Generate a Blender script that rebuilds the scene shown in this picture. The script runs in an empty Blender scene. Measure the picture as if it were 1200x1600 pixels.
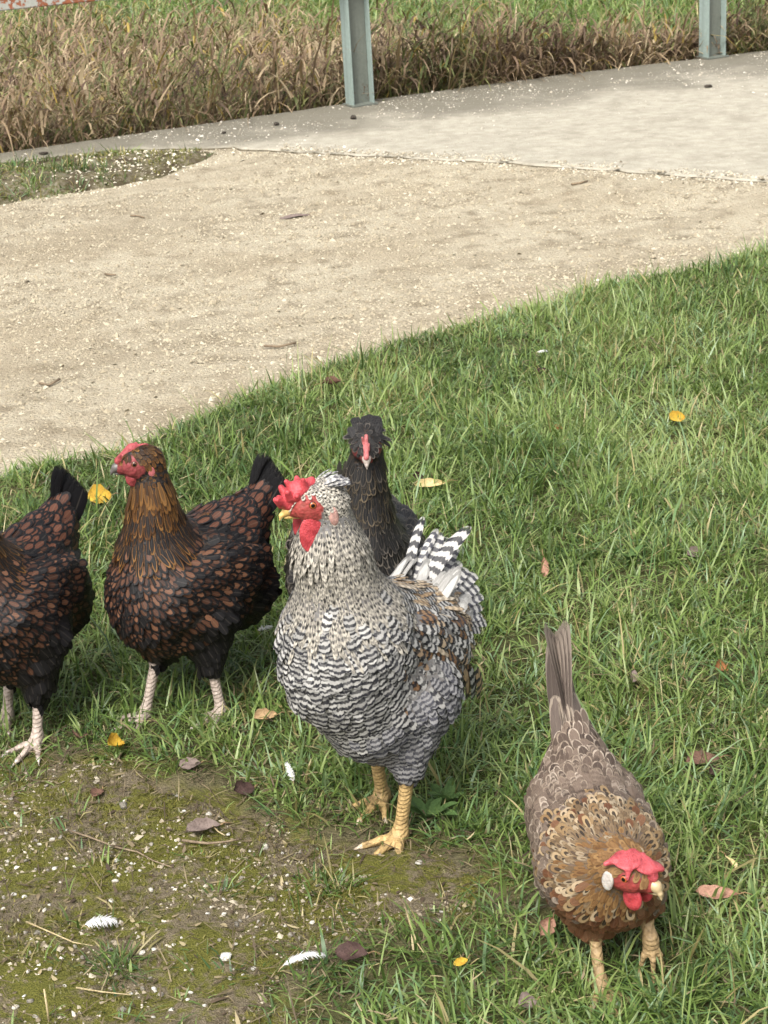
import bpy, math
import numpy as np
from mathutils import Matrix, Vector

rng = np.random.default_rng(7)
rad = math.radians
scene = bpy.context.scene

# ------------------------------------------------------------------ camera
CAM_H, PITCH, ROLL, FPX = 1.4, rad(21.3), rad(3.0), 3000.0
cam_data = bpy.data.cameras.new('camera')
cam_data.sensor_fit = 'VERTICAL'
cam_data.sensor_height = 36.0
cam_data.lens = FPX / 1600.0 * 36.0
cam_data.clip_start = 0.05
cam_data.clip_end = 2000.0
cam_data.dof.use_dof = True
cam_data.dof.focus_distance = 2.7
cam_data.dof.aperture_fstop = 32.0
cam = bpy.data.objects.new('camera', cam_data)
scene.collection.objects.link(cam)
cam.matrix_world = (Matrix.Translation((0, 0, CAM_H)) @ Matrix.Rotation(math.pi / 2 - PITCH, 4, 'X')
                    @ Matrix.Rotation(-ROLL, 4, 'Z'))
scene.camera = cam

# ------------------------------------------------------------------ sky and sun (bright overcast)
SUN_EL, SUN_AZ = rad(52), rad(205)     # azimuth clockwise from +Y: behind the camera, a little to its left
world = bpy.data.worlds.new('World')
scene.world = world
world.use_nodes = True
wn, wl = world.node_tree.nodes, world.node_tree.links
wn.clear()
w_out = wn.new('ShaderNodeOutputWorld')
w_bg = wn.new('ShaderNodeBackground')
w_hsv = wn.new('ShaderNodeHueSaturation')
w_sky = wn.new('ShaderNodeTexSky')
w_sky.sky_type = 'NISHITA'
w_sky.sun_disc = False
w_sky.sun_elevation = SUN_EL
w_sky.sun_rotation = SUN_AZ
w_sky.dust_density = 6.0
w_sky.air_density = 1.0
w_hsv.inputs['Saturation'].default_value = 0.30
w_bg.inputs['Strength'].default_value = 0.15
wl.new(w_sky.outputs[0], w_hsv.inputs['Color'])
wl.new(w_hsv.outputs[0], w_bg.inputs['Color'])
wl.new(w_bg.outputs[0], w_out.inputs[0])
sun_data = bpy.data.lights.new('sun', 'SUN')
sun_data.energy = 1.5
sun_data.angle = rad(24)
sun_data.color = (1.0, 0.955, 0.88)
sun = bpy.data.objects.new('sun', sun_data)
scene.collection.objects.link(sun)
sdir = Vector((math.sin(SUN_AZ) * math.cos(SUN_EL), math.cos(SUN_AZ) * math.cos(SUN_EL), math.sin(SUN_EL)))
sun.rotation_euler = (-sdir).to_track_quat('-Z', 'Y').to_euler()
sun.location = sdir * 30

vs = scene.view_settings
vs.view_transform = 'Standard'
vs.look = 'None'
vs.exposure = 0.92
vs.gamma = 1.0
vs.use_curve_mapping = False
scene.render.engine = 'CYCLES'
scene.cycles.max_bounces = 6
scene.cycles.diffuse_bounces = 3
scene.cycles.transmission_bounces = 3
scene.cycles.use_denoising = True
scene.cycles.sample_clamp_indirect = 4.0

# ------------------------------------------------------------------ helpers
COL = scene.collection

def tag(o, label=None, cat=None, group=None, kind=None):
    for k, v in (('label', label), ('category', cat), ('group', group), ('kind', kind)):
        if v:
            o[k] = v
    return o

def empty(name, loc=(0, 0, 0), rz=0.0):
    o = bpy.data.objects.new(name, None)
    o.empty_display_size = 0.05
    COL.objects.link(o)
    o.location = loc
    o.rotation_euler = (0, 0, rz)
    return o

def mesh_np(name, verts, faces, mat=None, parent=None, smooth=True, attrs=None, loc=None):
    """faces: list of int arrays (n,3) or (n,4). attrs: {name: (type, array per vertex)}"""
    me = bpy.data.meshes.new(name)
    verts = np.asarray(verts, np.float32)
    faces = [np.asarray(f, np.int32) for f in faces if len(f)]
    me.vertices.add(len(verts))
    me.vertices.foreach_set('co', verts.ravel())
    nl = sum(f.size for f in faces)
    nf = sum(len(f) for f in faces)
    me.loops.add(nl)
    me.polygons.add(nf)
    me.loops.foreach_set('vertex_index', np.concatenate([f.ravel() for f in faces]))
    tot = np.concatenate([np.full(len(f), f.shape[1], np.int32) for f in faces])
    start = np.concatenate([[0], np.cumsum(tot)[:-1]]).astype(np.int32)
    me.polygons.foreach_set('loop_start', start)
    me.polygons.foreach_set('use_smooth', np.full(nf, smooth, bool))
    if attrs:
        for an, (ty, arr) in attrs.items():
            a = me.attributes.new(an, ty, 'POINT')
            arr = np.asarray(arr, np.float32)
            if ty == 'FLOAT_COLOR':
                if arr.shape[1] == 3:
                    arr = np.concatenate([arr, np.ones((len(arr), 1), np.float32)], 1)
                a.data.foreach_set('color', arr.ravel())
            elif ty == 'FLOAT_VECTOR':
                a.data.foreach_set('vector', arr.ravel())
            else:
                a.data.foreach_set('value', arr.ravel())
    me.update(calc_edges=True)
    me.validate()
    if mat:
        me.materials.append(mat)
    o = bpy.data.objects.new(name, me)
    COL.objects.link(o)
    if parent:
        o.parent = parent
    if loc is not None:
        o.location = loc
    return o

def hash2(ix, iy, seed):
    h = (ix.astype(np.int64) * 374761393 + iy.astype(np.int64) * 668265263 + seed * 982451653) & 0xffffffff
    h = ((h ^ (h >> 13)) * 1274126177) & 0xffffffff
    return ((h ^ (h >> 16)) & 0xffff) / 65535.0

def noise2(x, y, scale, seed=0):
    x = np.asarray(x) * scale; y = np.asarray(y) * scale
    ix, iy = np.floor(x), np.floor(y)
    fx, fy = x - ix, y - iy
    fx = fx * fx * (3 - 2 * fx); fy = fy * fy * (3 - 2 * fy)
    a = hash2(ix, iy, seed); b = hash2(ix + 1, iy, seed)
    c = hash2(ix, iy + 1, seed); d = hash2(ix + 1, iy + 1, seed)
    return (a * (1 - fx) + b * fx) * (1 - fy) + (c * (1 - fx) + d * fx) * fy

def fbm2(x, y, scale, seed=0, oct=4):
    s = 0; a = 0.5; t = 0
    for i in range(oct):
        s = s + a * noise2(x, y, scale * 2 ** i, seed + i * 17); t += a; a *= 0.5
    return s / t

def sd_poly(px, py, poly):
    """signed distance (negative inside) to a polygon"""
    poly = np.asarray(poly, float)
    px = np.asarray(px, float); py = np.asarray(py, float)
    d = np.full(px.shape, 1e9); ins = np.zeros(px.shape, bool)
    for i in range(len(poly)):
        ax, ay = poly[i]; bx, by = poly[(i + 1) % len(poly)]
        ex, ey = bx - ax, by - ay
        t = np.clip(((px - ax) * ex + (py - ay) * ey) / (ex * ex + ey * ey + 1e-12), 0, 1)
        d = np.minimum(d, np.hypot(px - ax - ex * t, py - ay - ey * t))
        c = ((ay > py) != (by > py)) & (px < (bx - ax) * (py - ay) / (by - ay + 1e-12) + ax)
        ins ^= c
    return np.where(ins, -d, d)

def smooth01(a, b, x):
    t = np.clip((x - a) / (b - a), 0, 1)
    return t * t * (3 - 2 * t)

# ---- material building
def new_mat(name, rough=0.8, spec=0.3):
    m = bpy.data.materials.new(name)
    m.use_nodes = True
    n, l = m.node_tree.nodes, m.node_tree.links
    p = n['Principled BSDF']
    p.inputs['Roughness'].default_value = rough
    p.inputs['Specular IOR Level'].default_value = spec
    return m, n, l, p

class NB:
    """tiny node-building helper"""
    def __init__(s, m):
        s.n, s.l = m.node_tree.nodes, m.node_tree.links
    def new(s, t, **kw):
        x = s.n.new(t)
        for k, v in kw.items():
            setattr(x, k, v)
        return x
    def put(s, sock, v):
        if isinstance(v, bpy.types.NodeSocket):
            s.l.new(v, sock)
        else:
            sock.default_value = v
    def math(s, op, a, b=0.0, clamp=False):
        x = s.new('ShaderNodeMath', operation=op, use_clamp=clamp)
        s.put(x.inputs[0], a); s.put(x.inputs[1], b)
        return x.outputs[0]
    def noise(s, vec, scale, detail=4, rough=0.55, dist=0.0):
        x = s.new('ShaderNodeTexNoise')
        if vec is not None:
            s.l.new(vec, x.inputs['Vector'])
        x.inputs['Scale'].default_value = scale; x.inputs['Detail'].default_value = detail
        x.inputs['Roughness'].default_value = rough; x.inputs['Distortion'].default_value = dist
        return x.outputs['Fac']
    def ramp(s, fac, stops):
        x = s.new('ShaderNodeValToRGB')
        s.l.new(fac, x.inputs[0])
        el = x.color_ramp.elements
        while len(el) < len(stops):
            el.new(0.5)
        for e, (p, c) in zip(el, stops):
            e.position = p
            e.color = (c, c, c, 1) if isinstance(c, (int, float)) else (*c, 1)
        return x.outputs[0]
    def mix(s, fac, a, b, blend='MIX'):
        x = s.new('ShaderNodeMix', data_type='RGBA', blend_type=blend)
        s.put(x.inputs[0], fac)
        for i, v in ((6, a), (7, b)):
            if not isinstance(v, bpy.types.NodeSocket) and len(v) == 3:
                v = (*v, 1)
            s.put(x.inputs[i], v)
        return x.outputs[2]
    def mrange(s, v, a, b, c=0.0, d=1.0, smooth=False):
        x = s.new('ShaderNodeMapRange')
        if smooth:
            x.interpolation_type = 'SMOOTHSTEP'
        s.l.new(v, x.inputs[0])
        for i, q in enumerate((a, b, c, d)):
            s.put(x.inputs[i + 1], q)
        return x.outputs[0]
    def attr(s, name):
        return s.new('ShaderNodeAttribute', attribute_name=name)
    def obj(s):
        return s.new('ShaderNodeTexCoord').outputs['Object']
    def bump(s, h, strength, dist, p):
        x = s.new('ShaderNodeBump')
        s.l.new(h, x.inputs['Height'])
        x.inputs['Strength'].default_value = strength; x.inputs['Distance'].default_value = dist
        s.l.new(x.outputs[0], p.inputs['Normal'])
        return x

# ------------------------------------------------------------------ implicit-surface modelling
def rot_y(a):   # pitch: positive lifts the nose (+x goes to +z)
    c, s = math.cos(a), math.sin(a)
    return np.array([[c, 0, -s], [0, 1, 0], [s, 0, c]])

def rot_z(a):
    c, s = math.cos(a), math.sin(a)
    return np.array([[c, -s, 0], [s, c, 0], [0, 0, 1.0]])

def rot_x(a):
    c, s = math.cos(a), math.sin(a)
    return np.array([[1, 0, 0], [0, c, -s], [0, s, c]])

class Cone:
    def __init__(s, a, b, ra, rb, label, k=0.02, ysc=1.0):
        s.a, s.b = np.array(a, float), np.array(b, float)
        s.ra, s.rb, s.label, s.k, s.ysc = ra, rb, label, k, ysc
        d = s.b - s.a
        s.flow = d / (np.linalg.norm(d) + 1e-9)
    def box(s):
        m = max(s.ra, s.rb)
        return np.minimum(s.a, s.b) - m, np.maximum(s.a, s.b) + m
    def dist(s, x, y, z):
        ba = s.b - s.a
        px, py, pz = x - s.a[0], y - s.a[1], z - s.a[2]
        t = np.clip((px * ba[0] + py * ba[1] + pz * ba[2]) / (ba @ ba + 1e-12), 0, 1)
        return np.sqrt((px - t * ba[0]) ** 2 + ((py - t * ba[1]) / s.ysc) ** 2 + (pz - t * ba[2]) ** 2) - (s.ra + (s.rb - s.ra) * t)

class Ell:
    def __init__(s, c, r, label, flow=(-1, 0, 0), R=None, k=0.03):
        s.c, s.r, s.label, s.k = np.array(c, float), np.array(r, float), label, k
        s.R = np.eye(3) if R is None else R
        f = np.array(flow, float)
        s.flow = f / np.linalg.norm(f)
    def box(s):
        m = np.sqrt(((s.R * s.r) ** 2).sum(1))
        return s.c - m, s.c + m
    def dist(s, x, y, z):
        px, py, pz = x - s.c[0], y - s.c[1], z - s.c[2]
        q = [(px * s.R[0, i] + py * s.R[1, i] + pz * s.R[2, i]) for i in range(3)]
        k0 = np.sqrt(sum((q[i] / s.r[i]) ** 2 for i in range(3)))
        k1 = np.sqrt(sum((q[i] / s.r[i] ** 2) ** 2 for i in range(3))) + 1e-9
        return k0 * (k0 - 1) / k1

def smin(a, b, k):
    h = np.maximum(k - np.abs(a - b), 0) / k
    return np.minimum(a, b) - h * h * k * 0.25

def sdf_mesh(prims, h):
    lo = np.min([p.box()[0] for p in prims], 0) - 3 * h
    hi = np.max([p.box()[1] for p in prims], 0) + 3 * h
    n = np.ceil((hi - lo) / h).astype(int) + 1
    ax = [(lo[i] + h * np.arange(n[i])).astype(np.float32) for i in range(3)]
    FAR = 0.03
    V = np.full(n, FAR, np.float32)
    for p in prims:
        b0, b1 = p.box()
        m = min(FAR, p.k + 0.004) + 2 * h
        i0 = np.clip(((b0 - m - lo) / h).astype(int), 0, n - 1)
        i1 = np.clip(((b1 + m - lo) / h).astype(int) + 2, 1, n)
        sl = tuple(slice(i0[i], i1[i]) for i in range(3))
        d = p.dist(ax[0][sl[0]][:, None, None], ax[1][sl[1]][None, :, None], ax[2][sl[2]][None, None, :]).astype(np.float32)
        V[sl] = smin(V[sl], d, p.k)
    neg = V < 0
    # cells with a sign change
    corners = [(i, j, k) for i in (0, 1) for j in (0, 1) for k in (0, 1)]
    def sub(A, c):
        return A[c[0]:n[0] - 1 + c[0], c[1]:n[1] - 1 + c[1], c[2]:n[2] - 1 + c[2]]
    cnt = sum(sub(neg, c).astype(np.int8) for c in corners)
    act = (cnt > 0) & (cnt < 8)
    ci = np.argwhere(act)
    idx = np.full(act.shape, -1, np.int32)
    idx[act] = np.arange(len(ci))
    cv = {c: V[ci[:, 0] + c[0], ci[:, 1] + c[1], ci[:, 2] + c[2]] for c in corners}
    acc = np.zeros((len(ci), 3)); num = np.zeros(len(ci))
    for a in corners:
        for d in range(3):
            if a[d] == 0:
                b = list(a); b[d] = 1; b = tuple(b)
                va, vb = cv[a], cv[b]
                cr = (va < 0) != (vb < 0)
                t = np.where(cr, va / (va - vb + 1e-12), 0)
                pt = np.array(a, float)[None].repeat(len(ci), 0); pt[:, d] = t
                acc += pt * cr[:, None]; num += cr
    verts = lo + h * (ci + acc / num[:, None])
    faces = []
    for d in range(3):
        e1, e2 = (d + 1) % 3, (d + 2) % 3
        sA = [slice(None)] * 3; sB = [slice(None)] * 3
        sA[d] = slice(0, -1); sB[d] = slice(1, None)
        na, nb = neg[tuple(sA)], neg[tuple(sB)]
        q = np.argwhere(na != nb)
        q = q[(q[:, e1] > 0) & (q[:, e2] > 0) & (q[:, e1] < n[e1] - 1) & (q[:, e2] < n[e2] - 1)]
        inside = na[q[:, 0], q[:, 1], q[:, 2]]
        def cell(o1, o2):
            c = q.copy(); c[:, e1] -= o1; c[:, e2] -= o2
            return idx[c[:, 0], c[:, 1], c[:, 2]]
        f = np.stack([cell(1, 1), cell(0, 1), cell(0, 0), cell(1, 0)], 1)
        f[~inside] = f[~inside][:, ::-1]
        faces.append(f)
    faces = np.concatenate(faces)
    faces = faces[(faces >= 0).all(1)]
    return verts, faces

def vert_normals(v, f):
    nrm = np.cross(v[f[:, 2]] - v[f[:, 0]], v[f[:, 3]] - v[f[:, 1]])
    out = np.zeros_like(v)
    area = np.zeros(len(v))
    ar = np.linalg.norm(nrm, axis=1) * 0.125
    for i in range(4):
        np.add.at(out, f[:, i], nrm)
        np.add.at(area, f[:, i], ar)
    return out / (np.linalg.norm(out, axis=1, keepdims=True) + 1e-12), area
# ================================================================== THE SETTING
LAWN_EDGE = [(-9, 1.2), (-3, 3.25), (-1.5, 3.78), (-0.84, 4.00), (-0.58, 4.11), (-0.30, 4.50), (0.02, 4.83), (0.38, 5.08),
             (0.77, 5.38), (1.19, 5.60), (2.0, 6.02), (4, 6.6), (9, 8)]
SLAB_BACK = [(-1.75, 7.55), (-1.37, 7.78), (-0.075, 8.50), (0.9, 8.98), (1.95, 9.40), (3.4, 10.05), (7, 11.6)]
SLAB_FRONT = [(7, 6.9), (4, 5.9), (2.0, 6.06), (1.36, 6.45), (0.535, 7.0), (-0.25, 7.43), (-0.52, 7.60), (-1.0, 7.70), (-1.75, 7.42)]
LAWN_POLY = LAWN_EDGE + [(9, -3), (-9, -3)]
SLAB_POLY = SLAB_BACK + SLAB_FRONT
VERGE_POLY = [(-3.2, 6.2), (-1.6, 6.72), (-1.25, 6.92), (-0.9, 7.10), (-0.62, 7.36), (-0.45, 7.58), (-0.7, 7.66), (-1.1, 7.71), (-1.7, 7.46), (-3.2, 6.9)]
BACK_POLY = [(-9, 3.6), (-1.75, 7.55)] + SLAB_BACK[1:] + [(30, 20), (30, 60), (-30, 60), (-30, -2)]
MOSS_POLY = [(-1.3, 2.75), (-0.80, 2.64), (-0.60, 2.62), (-0.46, 2.60), (-0.30, 2.50), (-0.19, 2.40), (-0.11, 2.325), (0.0, 2.29), (0.07, 2.24),
             (0.145, 2.18), (0.07, 2.12), (-0.05, 2.115), (-0.12, 2.08), (-0.17, 1.97), (-0.19, 1.7), (-0.2, 1.2), (-1.6, 1.2)]

def wob(x, y, amp, sc, seed):
    return (fbm2(x, y, sc, seed, 3) - 0.5) * 2 * amp

def ground_z(x, y):
    x = np.asarray(x, float); y = np.asarray(y, float)
    lawn = sd_poly(x, y, LAWN_POLY) + wob(x, y, 0.05, 6, 3)
    z = -0.035 + 0.04 * smooth01(0.02, -0.10, lawn) + 0.02 * (fbm2(x, y, 5, 1, 3) - 0.5) * smooth01(0.0, -0.2, lawn)
    vg = sd_poly(x, y, VERGE_POLY) + wob(x, y, 0.06, 7, 9)
    z = z + smooth01(0.05, -0.12, vg) * 0.055
    back = sd_poly(x, y, BACK_POLY)
    z = z - 0.02 * smooth01(0.1, -0.05, sd_poly(x, y, SLAB_POLY))
    z = z * (1 - smooth01(0.04, -0.05, back)) + smooth01(0.04, -0.05, back) * (-0.12 - 0.25 * smooth01(-0.02, -0.5, back))
    moss = sd_poly(x, y, MOSS_POLY)
    z = z - 0.02 * smooth01(0.02, -0.06, moss)
    return z

# ---- ground: one sheet to the horizon
def axis(lo, hi, step, far):
    mid = np.arange(lo, hi + 1e-6, step)
    grow = np.geomspace(step * 2, far, 26)
    return np.concatenate([(lo - grow)[::-1], mid, hi + grow])
gx, gy = axis(-3.2, 3.6, 0.045, 700), axis(1.0, 12.0, 0.045, 900)
X, Y = np.meshgrid(gx, gy, indexing='ij')
Z = ground_z(X, Y)
nx, ny = X.shape
ii = np.arange(nx * ny).reshape(nx, ny)
gf = np.stack([ii[:-1, :-1], ii[1:, :-1], ii[1:, 1:], ii[:-1, 1:]], -1).reshape(-1, 4)
fx, fy = X.ravel(), Y.ravel()
m_moss = smooth01(0.08, -0.05, sd_poly(fx, fy, MOSS_POLY))
m_verge = smooth01(0.05, -0.05, sd_poly(fx, fy, VERGE_POLY))
m_back = smooth01(0.1, -0.2, sd_poly(fx, fy, BACK_POLY))
gm, n_, l_, p_ = new_mat('soil_and_turf', 0.95, 0.1)
nb = NB(gm)
co = nb.obj()
ma = nb.attr('masks')
sep = nb.new('ShaderNodeSeparateXYZ'); nb.l.new(ma.outputs['Vector'], sep.inputs[0])
n1 = nb.noise(co, 9, 6); n2 = nb.noise(co, 60, 5); n3 = nb.noise(co, 240, 3)
turf = nb.mix(n2, (0.040, 0.048, 0.016), (0.105, 0.095, 0.045))
mossc = nb.mix(nb.mrange(n2, 0.35, 0.65), (0.085, 0.090, 0.020), (0.16, 0.15, 0.035))
mossc = nb.mix(nb.mrange(n1, 0.45, 0.6), mossc, (0.15, 0.12, 0.085))
mead = nb.mix(n1, (0.06, 0.10, 0.02), (0.11, 0.15, 0.035))
c1 = nb.mix(sep.outputs[0], turf, mossc)
vergec = nb.mix(nb.mrange(n2, 0.42, 0.60), (0.20, 0.175, 0.125), (0.105, 0.095, 0.040))
c1 = nb.mix(sep.outputs[1], c1, nb.mix(nb.mrange(n1, 0.45, 0.62), vergec, (0.075, 0.058, 0.036)))
c1 = nb.mix(sep.outputs[2], c1, mead)
nb.l.new(c1, p_.inputs['Base Color'])
nb.bump(nb.math('ADD', n2, nb.math('MULTIPLY', n3, 0.5)), 0.8, 0.012, p_)
ground = mesh_np('ground', np.stack([fx, fy, Z.ravel()], 1), [gf], gm, attrs={'masks': ('FLOAT_VECTOR', np.stack([m_moss, m_verge, m_back], 1))})
tag(ground, kind='structure')

# ---- gravel path: a sheet of compacted limestone chippings
path_edge = [(-9, 1.1), (-3, 3.1), (-1.5, 3.6), (-0.84, 3.85), (-0.5, 3.95), (-0.2, 4.35), (0.1, 4.65), (0.45, 4.9), (0.85, 5.2), (1.3, 5.45), (2.1, 5.85), (4, 6.3)]
path_far = [(4.2, 6.35), (3, 6.3), (2.2, 6.3), (1.5, 6.6), (0.6, 7.15), (-0.2, 7.55), (-0.5, 7.7), (-1.75, 7.5), (-3.2, 6.9), (-9, 4.2)]
PATH_POLY = path_edge + path_far
px_ = np.arange(-5.0, 4.3, 0.05); py_ = np.arange(2.2, 7.75, 0.05)
X, Y = np.meshgrid(px_, py_, indexing='ij')
rut = 0.012 * np.cos((Y - 0.48 * X - 5.9) * 4.2)
def path_z(x, y):
    up = 0.026 * smooth01(0.55, 0.0, sd_poly(x, y, SLAB_POLY) + 0.10 * (fbm2(x, y, 5, 6, 3) - 0.5))
    return -0.020 + up + 0.010 * (fbm2(x, y, 2.2, 5, 4) - 0.5) + 0.004 * (fbm2(x, y, 14, 8, 2) - 0.5)
Z = path_z(X, Y)
ii = np.arange(X.size).reshape(X.shape)
pf = np.stack([ii[:-1, :-1], ii[1:, :-1], ii[1:, 1:], ii[:-1, 1:]], -1).reshape(-1, 4)
cx, cy = X.ravel()[pf].mean(1), Y.ravel()[pf].mean(1)
pf = pf[sd_poly(cx, cy, PATH_POLY) < 0]
pm, n_, l_, p_ = new_mat('limestone_chippings', 0.92, 0.2)
nb = NB(pm)
co = nb.obj()
v1 = nb.new('ShaderNodeTexVoronoi'); v1.inputs['Scale'].default_value = 110; nb.l.new(co, v1.inputs['Vector'])
v2 = nb.new('ShaderNodeTexVoronoi'); v2.inputs['Scale'].default_value = 260; nb.l.new(co, v2.inputs['Vector'])
big = nb.noise(co, 1.6, 5); mid = nb.noise(co, 12, 5); fine = nb.noise(co, 320, 3)
stone = nb.mix(v1.outputs['Color'], (0.285, 0.250, 0.184), (0.455, 0.412, 0.315))
stone = nb.mix(nb.mrange(fine, 0.3, 0.7), stone, (0.38, 0.332, 0.238))
dirt = nb.mix(nb.mrange(mid, 0.50, 0.68), stone, (0.21, 0.175, 0.120))
dirt = nb.mix(nb.math('MULTIPLY', nb.mrange(big, 0.48, 0.62), 0.55), dirt, (0.275, 0.225, 0.150))
mpp = nb.new('ShaderNodeMapping'); nb.l.new(co, mpp.inputs['Vector'])
mpp.vector_type = 'TEXTURE'
mpp.inputs['Rotation'].default_value = (0, 0, 0.44); mpp.inputs['Scale'].default_value = (3.2, 0.30, 1.0)
trk = nb.noise(mpp.outputs[0], 1.0, 5, 0.6)
dirt = nb.mix(nb.math('MULTIPLY', nb.mrange(trk, 0.46, 0.64), 0.60), dirt, (0.235, 0.195, 0.132))
nb.l.new(dirt, p_.inputs['Base Color'])
hh = nb.math('ADD', nb.math('MULTIPLY', v1.outputs['Distance'], -1.0), nb.math('MULTIPLY', v2.outputs['Distance'], -0.5))
nb.bump(nb.math('ADD', hh, nb.math('MULTIPLY', fine, 0.4)), 0.9, 0.005, p_)
path = mesh_np('gravel_path', np.stack([X.ravel(), Y.ravel(), Z.ravel()], 1), [pf], pm)
tag(path, kind='structure')

# ---- concrete slab with a broken front edge
def densify(poly, step, amp, seed):
    out = []
    r = np.random.default_rng(seed)
    for (a, b) in zip(poly[:-1], poly[1:]):
        a, b = np.array(a), np.array(b)
        n = max(1, int(np.linalg.norm(b - a) / step))
        for i in range(n):
            out.append(a + (b - a) * i / n + r.normal(0, amp, 2))
    out.append(np.array(poly[-1]))
    return out
ring = densify(SLAB_BACK, 0.06, 0.006, 1) + densify(SLAB_FRONT, 0.05, 0.007, 2)
ring = np.array(ring)
cen = ring.mean(0)
N = len(ring)
nxt = np.roll(ring, -1, 0) - np.roll(ring, 1, 0)
nrm = np.stack([nxt[:, 1], -nxt[:, 0]], 1) / (np.linalg.norm(nxt, axis=1, keepdims=True) + 1e-9)
sgn = 1.0 if np.sum(ring[:, 0] * np.roll(ring[:, 1], -1) - np.roll(ring[:, 0], -1) * ring[:, 1]) > 0 else -1.0
nrm *= sgn
lev = [(-0.010, 0.018), (0.0, 0.012), (0.003, -0.25)]
sv = np.concatenate([np.concatenate([ring + nrm * o, np.full((N, 1), z)], 1) for o, z in lev])
sf = []
a = np.arange(N); b = (a + 1) % N
for k in range(2):
    sf.append(np.stack([a + k * N, a + (k + 1) * N, b + (k + 1) * N, b + k * N], 1))
sm, n_, l_, p_ = new_mat('weathered_concrete', 0.9, 0.2)
nb = NB(sm)
co = nb.obj()
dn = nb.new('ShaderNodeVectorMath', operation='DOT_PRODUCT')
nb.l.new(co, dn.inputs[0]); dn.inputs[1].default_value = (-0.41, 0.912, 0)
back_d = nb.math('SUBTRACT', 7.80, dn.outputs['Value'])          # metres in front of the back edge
big = nb.noise(co, 3.0, 6); mid = nb.noise(co, 22, 6); fine = nb.noise(co, 180, 4)
base = nb.mix(nb.mrange(mid, 0.3, 0.7), (0.262, 0.238, 0.182), (0.41, 0.378, 0.302))
base = nb.mix(nb.math('MULTIPLY', nb.mrange(fine, 0.3, 0.75), 0.5), base, (0.47, 0.445, 0.375))
blot = nb.noise(co, 7, 7, 0.65)
base = nb.mix(nb.math('MULTIPLY', nb.mrange(blot, 0.48, 0.66), 0.55), base, (0.245, 0.222, 0.170))
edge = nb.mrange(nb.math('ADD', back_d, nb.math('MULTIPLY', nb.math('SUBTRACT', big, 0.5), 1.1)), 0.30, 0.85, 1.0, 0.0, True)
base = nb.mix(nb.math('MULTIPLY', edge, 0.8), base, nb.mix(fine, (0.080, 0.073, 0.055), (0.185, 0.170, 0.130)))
vs2 = nb.new('ShaderNodeTexVoronoi'); vs2.inputs['Scale'].default_value = 60; nb.l.new(co, vs2.inputs['Vector'])
base = nb.mix(nb.mrange(vs2.outputs['Distance'], 0.05, 0.12, 0.6, 0.0), base, (0.16, 0.135, 0.10))
nb.l.new(base, p_.inputs['Base Color'])
nb.bump(nb.math('ADD', fine, nb.math('MULTIPLY', mid, 0.8)), 0.7, 0.008, p_)
me = bpy.data.meshes.new('concrete_slab')
me.from_pydata(sv.tolist(), [], [list(range(N))[::1] if sgn > 0 else list(range(N))[::-1]] + [list(map(int, q)) for f in sf for q in f])
me.materials.append(sm)
em, n_, l_, p_ = new_mat('dark_concrete_edge', 0.95, 0.1)  # slab sides: mottled concrete, darker than the top
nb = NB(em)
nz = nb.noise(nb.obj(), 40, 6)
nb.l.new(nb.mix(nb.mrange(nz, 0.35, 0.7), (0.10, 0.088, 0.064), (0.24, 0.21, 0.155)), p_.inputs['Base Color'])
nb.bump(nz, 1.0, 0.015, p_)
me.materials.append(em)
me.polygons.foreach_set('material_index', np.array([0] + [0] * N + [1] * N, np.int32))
me.update()
slab = bpy.data.objects.new('concrete_slab', me); COL.objects.link(slab)
tag(slab, kind='structure')

# ---- mossy, stony ground in the near corner
mx_ = np.arange(-1.25, 0.30, 0.0085); my_ = np.arange(1.35, 2.85, 0.0085)
X, Y = np.meshgrid(mx_, my_, indexing='ij')
MD = sd_poly(X, Y, MOSS_POLY) + wob(X, Y, 0.06, 12, 21)
def moss_z(x, y):
    d = sd_poly(x, y, MOSS_POLY) + wob(x, y, 0.06, 12, 21)
    return 0.004 + 0.022 * (fbm2(x, y, 7, 31, 4) - 0.5) + 0.010 * (fbm2(x, y, 45, 33, 3) - 0.5) - 0.05 * smooth01(-0.02, 0.10, d)
Z = moss_z(X, Y)
ii = np.arange(X.size).reshape(X.shape)
mf = np.stack([ii[:-1, :-1], ii[1:, :-1], ii[1:, 1:], ii[:-1, 1:]], -1).reshape(-1, 4)
mf = mf[(MD.ravel()[mf].mean(1) < 0.12)]
mm, n_, l_, p_ = new_mat('moss_and_dirt', 0.95, 0.15)
nb = NB(mm)
co = nb.obj()
n1 = nb.noise(co, 8, 6, 0.6); n2 = nb.noise(co, 55, 6, 0.65); n3 = nb.noise(co, 420, 3, 0.6)
dirt = nb.mix(nb.mrange(n2, 0.3, 0.7), (0.085, 0.066, 0.040), (0.205, 0.168, 0.108))
dirt = nb.mix(nb.mrange(n3, 0.45, 0.75), dirt, (0.28, 0.235, 0.165))
moss = nb.mix(nb.mrange(n3, 0.3, 0.7), (0.072, 0.078, 0.016), (0.195, 0.185, 0.042))
cc = nb.mix(nb.mrange(nb.math('ADD', n1, nb.math('MULTIPLY', nb.math('SUBTRACT', n2, 0.5), 0.9)), 0.46, 0.61), moss, dirt)
nb.l.new(cc, p_.inputs['Base Color'])
nb.bump(nb.math('ADD', n2, nb.math('MULTIPLY', n3, 0.7)), 1.0, 0.010, p_)
mossg = mesh_np('mossy_ground', np.stack([X.ravel(), Y.ravel(), Z.ravel()], 1), [mf], mm)
tag(mossg, kind='structure')

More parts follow.
